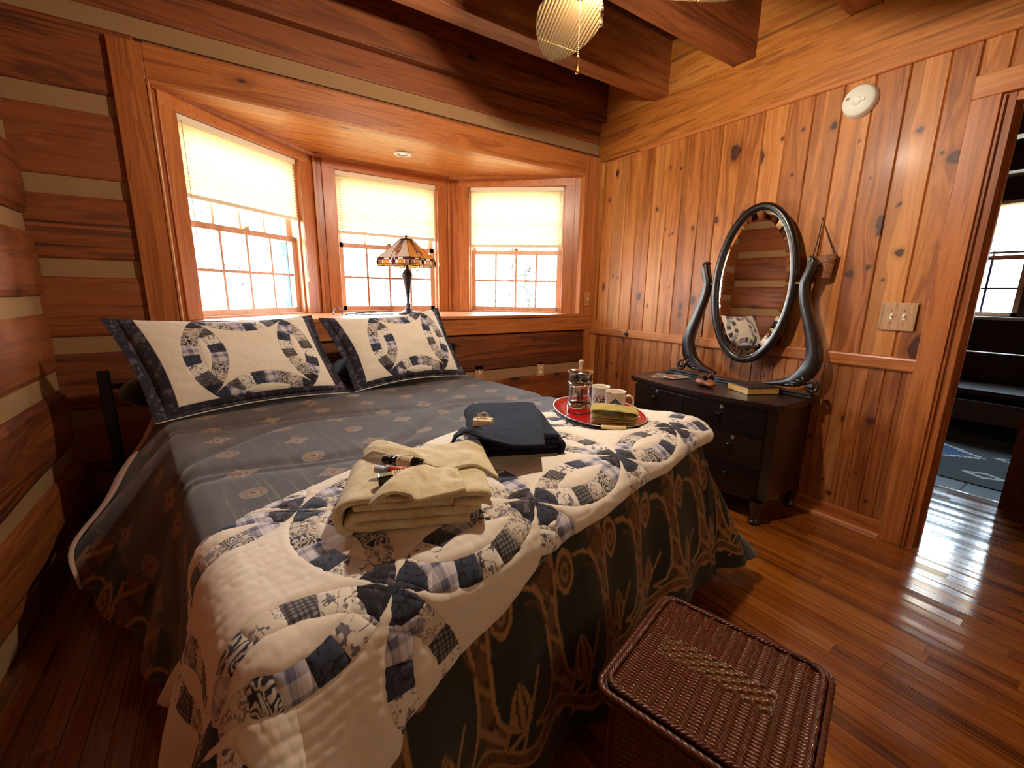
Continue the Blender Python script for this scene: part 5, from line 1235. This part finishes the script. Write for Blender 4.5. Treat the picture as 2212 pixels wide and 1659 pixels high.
# wrapped soap with twine bow
sc_ = at_px(*nf(845, 395), z2+.008); so = thing('soap_bar', tuple(sc_), 'small floral wrapped soap tied with twine bow on the navy towel', 'soap')
Sm = place(sc_[0], sc_[1], z2-.004, -.75) @ Matrix.Scale(.86, 4)
b = MB(); b.box(-.036, .036, -.024, .024, 0, .026, bev=.004, mat=Sm); b.build('wrapped_bar', colattr('x_dummy') if False else None or fabric('floral_wrap', H('#eff0c8'), .6, 70, .1, .001, 0, .5, H('#e39a86')), so)
b = MB(); b.box(-.0368, .0368, -.006, .006, -.0005, .0268, mat=Sm, bev=.001); b.build('paper_band', plain('green_band', H('#b9c887'), .6), so)
b = MB(); c0 = Vector((0, 0, .029))
for sg, hh in ((1, .022), (-1, .020)):
    lp_ = [c0+Vector((sg*.021*math.sin(a)*1.0, .010*math.sin(2*a)*.5, hh*(1-math.cos(a))*.5)) for a in np.linspace(0, PI, 9)]+[c0+Vector((sg*.014*math.sin(a), .008, hh*.5*(1-math.cos(a))*.9)) for a in np.linspace(PI, 0, 8)]
    b.tube([Sm @ p for p in lp_], .0021, 6)
b.tube([Sm @ Vector(p) for p in ((-.0375, 0, .0), (-.0375, 0, .027), (0, 0, .0285), (.0375, 0, .027), (.0375, 0, 0))], .0013, 5)
b.tube([Sm @ Vector(p) for p in ((0, .004, .029), (.012, .018, .034), (.018, .026, .027))], .0012, 5); b.tube([Sm @ Vector(p) for p in ((0, -.004, .029), (-.012, -.016, .034), (-.020, -.026, .027))], .0012, 5)
b.build('twine_bow', plain('twine', H('#dcc09a'), .9), so)

# ------------------------------------------------------------------ tray with coffee things
TZ = .706; TC = bed(1.462, .415, TZ); TRm = place(*TC, math.radians(8.5+60)) @ Matrix.Diagonal((1.128, .81, .8, 1))
def sup(r, n=72, e=2.12): return [(r*np.sign(math.cos(a))*abs(math.cos(a))**(2/e), r*np.sign(math.sin(a))*abs(math.sin(a))**(2/e)) for a in np.linspace(0, 2*PI, n+1)[:-1]]
tray = thing('serving_tray', TC, 'rounded black tray with red inside on the far right of the bed', 'tray')
def ringloft(rings, mi=None):
    b = MB(); n = 72; P = []
    for r, z in rings: P += [TRm @ Vector((x, y, z)) for x, y in sup(r)]
    Fc = [(j*n+i, j*n+(i+1) % n, (j+1)*n+(i+1) % n, (j+1)*n+i) for j in range(len(rings)-1) for i in range(n)]
    b.add(P, Fc, 0, .5, True); return b, P
b, P = ringloft([(.185, .0), (.222, .004), (.233, .018), (.2345, .020)]); b.build('outer_shell', m_blackgloss, tray)
b, P = ringloft([(.2345, .020), (.2335, .0225), (.2300, .0215), (.228, .019)]); b.build('rim', plain('silver_rim', H('#c9c0b4'), .3, .6), tray)
b, P = ringloft([(.228, .0195), (.205, .010), (.19, .008), (.001, .008)]); b.build('red_lining', plain('red_lacquer', H('#a3161a'), .22, 0, Coat_Weight=.4), tray)
hc = []
for k in range(25):
    a = PI-.46+.46*k/24; c_, s2_ = math.cos(a), math.sin(a); hc.append(TRm @ Vector((.2385*np.sign(c_)*abs(c_)**(2/2.12), .2385*np.sign(s2_)*abs(s2_)**(2/2.12), .021)))
b = MB(); b.tube(hc, [.0075+.0009*(k % 2) for k in range(25)], 8); b.build('cane_wrapped_grip', plain('cane', H('#dcc795'), .6), tray)
m_china = plain('cream_china', H('#e8ddcd'), .18, 0, Coat_Weight=.4)
TF = TZ+.009
# french press
fp = thing('french_press', (-1.478, -1.495, TF), 'glass french press with chrome bands and wooden knob standing on the red tray', 'coffee press')
c0 = (-1.478, -1.495, TF)
t = NT('press_glass'); n = t.n; n.remove(t.b); tr = t.node('ShaderNodeBsdfTransparent'); tr.inputs[0].default_value = (.93, .93, .92, 1); gl = t.node('ShaderNodeBsdfGlossy'); gl.inputs['Roughness'].default_value = .02
lw = t.node('ShaderNodeLayerWeight'); lw.inputs['Blend'].default_value = .22; mx = t.node('ShaderNodeMixShader'); t.ln(lw.outputs['Facing'], mx.inputs[0]); t.ln(tr.outputs[0], mx.inputs[1]); t.ln(gl.outputs[0], mx.inputs[2]); t.ln(mx.outputs[0], n['Material Output'].inputs[0]); m_pg_ = t.m
b = MB(); b.lathe([(0, .006), (.046, .006), (.050, .012), (.050, .150), (.0515, .170), (.054, .176), (.052, .1765), (.049, .168), (.0475, .150), (.0475, .014), (0, .012)], c0, 40); b.build('glass_beaker', m_pg_, fp)
b = MB(); b.lathe([(.0515, .0), (.0535, .001), (.0535, .042), (.0515, .043), (.0512, .041), (.0512, .002), (.0515, .0)], c0, 40); b.lathe([(.0512, .114), (.0530, .115), (.0530, .133), (.0512, .134), (.0506, .132), (.0506, .116), (.0512, .114)], c0, 40)
for k in range(3):
    a = .95+k*2*PI/3; q = Vector((c0[0]+.0525*math.cos(a), c0[1]+.0525*math.sin(a), c0[2])); b.box(-.006, .006, -.0012, .0012, .04, .118, mat=Matrix.Translation(q) @ rotz(a+PI/2))
b.build('chrome_frame', m_steel, fp)
b = MB(); b.lathe([(0, .166), (.047, .166), (.047, .156), (.044, .156)], c0, 32); b.build('lid_skirt', m_black, fp)
b = MB(); b.lathe([(0, .190), (.010, .190), (.046, .186), (.0565, .180), (.0575, .178), (.056, .176), (.046, .176)], c0, 40); b.tube([(c0[0]-.05, c0[1]+.01, c0[2]+.182), (c0[0]-.064, c0[1]+.012, c0[2]+.186)], [.012, .004], 8); b.build('lid', m_steel, fp)
b = MB(); b.lathe([(.006, .190), (.0065, .196), (.0095, .222), (.0095, .228), (.007, .230), (0, .230)], c0, 20); b.build('knob', plain('pale_wood_knob', H('#e0b890'), .5), fp)
b = MB(); b.lathe([(0, .19), (.0022, .19), (.0022, .050), (0, .050)], c0, 10); b.lathe([(0, .052), (.012, .050), (.045, .046), (.047, .043), (.045, .040), (0, .040)], c0, 32)
for k in range(40): pass
b.build('plunger', m_steel, fp)
b = MB(); hp = [(c0[0]+x, c0[1]+y, c0[2]+z) for x, y, z in ((.040, .036, .125), (.066, .060, .128), (.078, .071, .105), (.076, .069, .055), (.060, .054, .030), (.040, .036, .026))]; b.tube(catmull(hp, 6), .006, 8, flat=.7); b.build('handle', m_black, fp)
# mugs
def mug(c, ha, label, seed):
    r_ = thing('mug', c, label, 'mug', 'coffee mugs on the tray'); R_, Hh = .0435, .097
    n, m_ = 260, 120; A_, Z_ = np.meshgrid(np.linspace(0, 2*PI, n), np.linspace(0, Hh, m_), indexing='ij')
    col = np.empty(A_.shape+(3,)); col[:] = np.array(H('#e8ddcf'))
    u = ((A_-seed+PI) % (2*PI)-PI)*R_; q = .0042
    w = (Z_-.033)*.95; uu = np.abs(np.round(u/q)*q); tri = uu+np.round(w/q)*q*1.15
    zig = np.abs(u)*1.0+w*1.12+.0022*np.sign(np.sin(w*900))
    inb = (w > -.004) & (w < .045)
    for th_, cc in ((.046, '#3f6468'), (.040, '#5f8488'), (.034, '#2c3440'), (.030, '#a9b6b8'), (.022, '#56707c'), (.014, '#c8c2a8'), (.009, '#4a5a3a')): col[inb & (zig < th_)] = np.array(H(cc))
    col[(w < -.004) & (w > -.013) & (np.abs(u) < .040)] = np.array(H('#6d2f45')); col[(w < -.008) & (w > -.011) & (np.abs(u) < .030)] = np.array(H('#c9a24a'))
    for u0, sgn in ((.066, 1), (-.066, -1)):
        e = np.abs(u-u0); f_ = np.abs(w-.012); col[(e+f_*.8 < .014) & (e+f_*.8 > .0105)] = np.array(H('#4a3c40')); e2 = np.abs(u-u0-.018*sgn); col[(e2+f_*.8 < .014) & (e2+f_*.8 > .0105)] = np.array(H('#4a3c40'))
    for k in range(3):
        for u0 in (.105, -.105): e = np.abs(u-u0); col[(e < .016-.006*k) & (np.abs(w-.012-.010*(k-1)) < .0042)] = np.array(H('#6d2440' if k == 1 else '#54324a'))
    rr_ = R_-.003*np.exp(-(Z_/.006)**2)
    P = np.stack([c[0]+rr_*np.cos(A_), c[1]+rr_*np.sin(A_), c[2]+Z_], -1)
    grid('body', P, colattr('glazed_mug', .15, .02, 300, 0, .4, .03), r_, attrs={'Col': ('FLOAT_COLOR', col)})
    b = MB(); b.lathe([(0, 0), (.040, 0), (.0405, .001)], c, 40); b.lathe([(R_, Hh-.0002), (R_+.0008, Hh+.001), (R_, Hh+.003), (R_-.0035, Hh+.002), (R_-.004, Hh-.004), (R_-.004, .008), (0, .006)], c, 48); b.build('inside_and_rim', m_china, r_)
    hx = [(R_-.002, .076), (R_+.016, .080), (R_+.030, .066), (R_+.032, .045), (R_+.022, .026), (R_-.002, .018)]
    b = MB(); b.tube([Vector((c[0]+x*math.cos(ha), c[1]+x*math.sin(ha), c[2]+z)) for x, z in catmull([np.array(p) for p in hx], 6)], .0062, 10, flat=.8); b.build('handle', m_china, r_)
    return r_
va_ = math.atan2(CAM[1]+1.603, CAM[0]+1.366)
mug((-1.366, -1.603, TF), va_+PI/2+.15, 'cream mug with grey stepped triangle pattern, handle to the right, on the tray', va_)
mug((-1.352, -1.495, TF), va_+PI/2+1.5, 'cream mug half hidden behind the french press on the tray', va_-2.0)
# folded napkin
nk = thing('folded_cloth', tuple(at_px(1328, 905, TF+.02)), 'olive yellow folded cloth on the front of the tray', 'cloth')
m_olive = terry('olive_cloth', H('#d0b850'), H('#8f7d28'))
q0, q1 = at_px(1277, 913, TF+.008), at_px(1376, 921, TF+.008); q0[2] = q1[2] = TF; cc = (q0+q1)/2; an_ = math.atan2(q1[1]-q0[1], q1[0]-q0[0]); Lh = np.linalg.norm(q1-q0)/2
Km = Matrix.Translation(Vector(cc)) @ rotz(an_) @ Matrix.Translation((0, .055, 0)) @ Matrix.Diagonal((1, 1, .84, 1))
s1 = [(Lh*.3, .020), (Lh*.0, .016), (-Lh*.6, .014), (-Lh*.86, .013), (-Lh*.95, .008), (-Lh*.8, .004), (0, .004), (Lh*.7, .004), (Lh*.92, .008), (Lh*.9, .014), (Lh*.55, .013), (Lh*.4, .010)]
s2 = [(-Lh*.9, .027), (-Lh*.4, .025), (Lh*.3, .024), (Lh*.85, .026), (Lh*.98, .032), (Lh*.85, .037), (0, .037), (-Lh*.85, .036), (-Lh*.99, .031)]
s3 = [(Lh*.15, .044), (-Lh*.3, .043), (-Lh*.75, .048), (-Lh*1.02, .058), (-Lh*.98, .070), (-Lh*.7, .075), (0, .074), (Lh*.5, .070), (Lh*.95, .066), (Lh*1.0, .054), (Lh*.8, .045), (Lh*.45, .047)]
for nm, s_, sd_ in (('lower_fold', s1, 1), ('middle_fold', s2, 4), ('upper_fold', s3, 7)): grid(nm, fold_sheet(s_, .0065, -.050, .055, Km, .0015, 30, sd_), m_olive, nk)

# ------------------------------------------------------------------ wicker hamper at the foot of the bed
HA, HB, HC = np.array((-2.165, -2.329)), np.array((-1.788, -2.225)), np.array((-1.674, -2.597)); HZ = .40
ex = (HB-HA)/np.linalg.norm(HB-HA); ey = np.array((ex[1], -ex[0])); HLx, HLy = .392, .392
hm = thing('wicker_hamper', (*( HA+ex*.196+ey*.196), 0), 'reddish brown wicker hamper with woven lid on the floor at the foot of the bed', 'hamper')
def hw(x, y, z): return np.stack([HA[0]+ex[0]*x+ey[0]*y, HA[1]+ex[1]*x+ey[1]*y, z], -1)
def wick(name, cols, rough=.35):
    t = NT(name); tc = t.node('ShaderNodeTexCoord'); a = t.attr('Col'); n = t.noise(tc.outputs['Object'], 130, 3, .6)
    c = t.mix(t.math('MULTIPLY', n, .7), a.outputs['Color'], cols); t.ln(c, t.b.inputs['Base Color']); t.set(Roughness=rough, Coat_Weight=.35, Coat_Roughness=.2); t.bump(n, .2, .001); return t.m
m_wick = wick('wicker_reed', H('#1c0803'))
m_rim = plain('wicker_rim', H('#5a2810'), .4, 0, Coat_Weight=.3)
def weave(X, Y, stake, weft, amp, colA, colB):
    """weft strands run along X, stakes along Y spaced in X"""
    row = np.floor(Y/weft); fy = Y/weft-row-.5; k = np.floor(X/stake+.5); over = np.cos((X/stake-.0)*PI+(row % 2)*PI)
    prof = np.sqrt(np.clip(1-(fy*2)**2, 0, 1)); h = amp*(.55*prof+.75*over*prof)
    c = colA*(1-prof[..., None])*.4+colB*prof[..., None]*(.62+.22*over[..., None]+.30*vnoise(row*3.7, np.floor(X/stake/2)*1.3)[..., None]); return h, c
d_ = .0011
X, Y = np.meshgrid(np.arange(.022, HLx-.022, d_), np.arange(.022, HLy-.022, d_), indexing='ij')
cA, cB = np.array(H('#240c04')), np.array(H('#94481a'))
h, c = weave(Y, X, .017, .0042, .0028, cA, cB)      # weft across the lid, stakes along the bed edge
big = .0036*np.cos(Y/.034*2*PI); h = h+big
bandm = (np.abs(X-.196) < .034) & (np.abs(Y-.190) < .118)
h2, c2 = weave(Y, X, .0165, .0118, .0042, cA, np.array(H('#94541f'))); h = np.where(bandm, h2+.001, h); c[bandm] = c2[bandm]
dome = .012*np.sin(PI*X/HLx)*np.sin(PI*Y/HLy)
lid = grid('woven_lid', hw(X, Y, HZ+dome+h-.004), m_wick, hm, attrs={'Col': ('FLOAT_COLOR', c)})
def braid(b, pts, r, pitch, amp, strands=3):
    pts = np.array(pts); seg = np.linalg.norm(np.diff(pts, axis=0), axis=1); s = np.concatenate([[0], np.cumsum(seg)]); n = int(s[-1]/.008); sp_ = np.linspace(0, s[-1], n)
    C_ = np.stack([np.interp(sp_, s, pts[:, i]) for i in range(3)], 1); T_ = np.gradient(C_, axis=0); T_ /= np.linalg.norm(T_, axis=1, keepdims=True)+1e-9
    sd_ = np.cross(T_, np.array((0, 0, 1.0))); 
    for k in range(strands):
        ph = sp_/pitch*2*PI+k*2*PI/strands; b.tube([tuple(p) for p in C_+sd_*(amp*np.cos(ph))[:, None]+np.array((0, 0, 1))*(amp*.6*np.sin(ph))[:, None]], r, 6)
def rect(o, z, rad=.03):
    pts = []
    for cx, cy_, a0 in ((HLx-rad+o, HLy-rad+o, 0), (rad-o, HLy-rad+o, PI/2), (rad-o, rad-o, PI), (HLx-rad+o, rad-o, 3*PI/2)):
        for a in np.linspace(a0, a0+PI/2, 6): p = HA+ex*(cx+rad*math.cos(a))+ey*(cy_+rad*math.sin(a)); pts.append((p[0], p[1], z))
    return pts+[pts[0]]
b = MB(); braid(b, rect(-.016, HZ+.002), .0042, .030, .0045); b.build('braided_lid_border', m_rim, lid)
b = MB(); braid(b, rect(-.003, HZ-.012), .0085, .011, .002, 2); braid(b, rect(-.002, HZ-.030), .0065, .014, .003, 2); b.build('wrapped_lid_edge', m_rim, lid)
b = MB(); b.prism([(p[0], p[1]) for p in rect(-.006, 0)[:-1]], 'z', HZ-.036, HZ-.008); b.build('lid_core', plain('dark_cane', H('#241009'), .6), lid)
# body
per = np.array(rect(-.018, 0))[:, :2]; seg = np.linalg.norm(np.diff(per, axis=0), axis=1); s = np.concatenate([[0], np.cumsum(seg)])
A_, Z_ = np.meshgrid(np.linspace(0, s[-1], 900), np.arange(.012, HZ-.034, .0016), indexing='ij'); h, c = weave(A_, Z_, .022, .007, .003, cA, cB)
px_, py_ = np.interp(A_, s, per[:, 0]), np.interp(A_, s, per[:, 1]); cen = HA+ex*HLx/2+ey*HLy/2; dx_, dy_ = px_-cen[0], py_-cen[1]; ll = np.hypot(dx_, dy_)
bel = 1-.04*(1-Z_/HZ)
grid('woven_body', np.stack([cen[0]+dx_*bel+dx_/ll*h, cen[1]+dy_*bel+dy_/ll*h, Z_], -1), m_wick, hm, attrs={'Col': ('FLOAT_COLOR', c)})
b = MB(); braid(b, [(cen[0]+(p[0]-cen[0])*.96, cen[1]+(p[1]-cen[1])*.96, .009) for p in rect(-.016, 0)], .006, .02, .003, 2); b.build('base_border', m_rim, hm)
b = MB(); b.prism([(cen[0]+(p[0]-cen[0])*.93, cen[1]+(p[1]-cen[1])*.93) for p in rect(-.018, 0)[:-1]], 'z', .010, HZ-.04); b.build('inner_lining', plain('dark_lining', H('#1a0c07'), .8), hm)

# ------------------------------------------------------------------ ceiling fan with palm-leaf blades and lamp
FX, FY = -1.585, -1.572
fan = thing('ceiling_fan', (FX, FY, 2.93), 'ceiling fan with woven palm leaf blades and glowing lamp', 'ceiling fan')
b = MB(); b.lathe([(0, 2.93), (.07, 2.93), (.065, 2.90), (.02, 2.87), (.013, 2.86), (.013, 2.46), (.05, 2.45), (.10, 2.42), (.11, 2.37), (.10, 2.33), (.06, 2.315), (.055, 2.30), (0, 2.30)], (FX, FY, .028), 32); b.build('motor_housing', m_bronze, fan)
b = MB(); b.lathe([(0, 2.30), (.045, 2.30), (.05, 2.292), (.075, 2.286), (.092, 2.277), (.090, 2.275), (.07, 2.282), (0, 2.284)], (FX, FY, .028), 32); b.build('light_fitter', m_bronze, fan)
t = NT('lamp_globe'); t.set(Base_Color=(1, .9, .75), Emission_Color=(1.0, .66, .34), Emission_Strength=14.0); m_glow = t.m
b = MB(); b.lathe([(.02, 2.286), (.030, 2.280), (.034, 2.272), (.030, 2.263), (.018, 2.257), (0, 2.255)], (FX, FY, .028), 24); b.build('lamp_globe', m_glow, fan)
t = NT('palm_leaf'); a = t.attr('Col'); t.ln(a.outputs['Color'], t.b.inputs['Base Color']); t.set(Roughness=.7); m_palm = t.m
for k in range(4):
    a = math.radians(66-88*k); Bm = Matrix.Translation((FX, FY, 2.318)) @ rotz(a) @ Matrix.Rotation(math.radians(11), 4, 'X')
    Lq, Wq = np.meshgrid(np.linspace(0, 1, 130), np.linspace(-1, 1, 150), indexing='ij')
    w = .128*np.sin(PI*np.clip(.08+.92*Lq, 0, 1)**.85)**.62*np.clip((1-Lq)*14, 0, 1)**.5; yl = Wq*w
    rib = np.cos(yl/.0135*2*PI); zz = .0022*rib*np.clip((1-np.abs(Wq))*12, 0, 1)+.004*(np.abs(Wq) > .975)+.003*(np.abs(Lq-.72+.0*Wq) < .006)-.02*(Lq-.3)**2
    cl_ = np.array(H('#866538'))*(.72+.28*rib[..., None]); cl_[np.abs(Wq) > .97] = np.array(H('#a89060')); cl_[np.abs(Lq-.72-.008*np.sign(np.sin(yl*480))) < .009] = np.array(H('#a68c58'))
    P = np.stack([.10+.49*Lq, yl, zz, 1+0*yl], -1) @ np.array(Bm).T
    bl = grid('blade', P[..., :3], m_palm, fan, attrs={'Col': ('FLOAT_COLOR', cl_)}, solid=.003)
    b = MB(); b.box(.05, .16, -.014, .014, -.006, .0, mat=Bm, bev=.002); b.build('blade_arm', m_bronze, bl)
for (x, y, zb, zt, nm) in ((-1.614, -1.545, 2.004, 2.31, 'a'), (-1.572, -1.612, 2.135, 2.31, 'b')):
    b = MB(); n = int((zt-zb-.05)/.006)
    for k in range(n): b.sphere((x, y, zt-k*.006), .0025, 6)
    b.tube([(x, y, zt), (x, y, zb+.05)], .001, 4); b.tube([(FX+(x-FX)*.5, FY+(y-FY)*.5, 2.313), (x, y, zt)], .0015, 5); ch = b.build('pull_chain', m_brass, fan)
    b = MB(); b.lathe([(0, .055), (.004, .054), (.0065, .048), (.005, .044), (.0065, .040), (.004, .036), (.0055, .008), (.008, .002), (.0075, -.002), (0, -.002)], (x, y, zb), 14); b.build('chain_pull', m_steel if nm == 'b' else m_brass, ch)
ld = bpy.data.lights.new('fan_lamp_light', 'POINT'); ld.energy = 64; ld.color = (1.0, .84, .66); ld.shadow_soft_size = .03
lo = bpy.data.objects.new('fan_lamp_light', ld); COL.objects.link(lo); lo.location = (FX, FY, 2.256); lo.rotation_euler = (0, 0, 0)
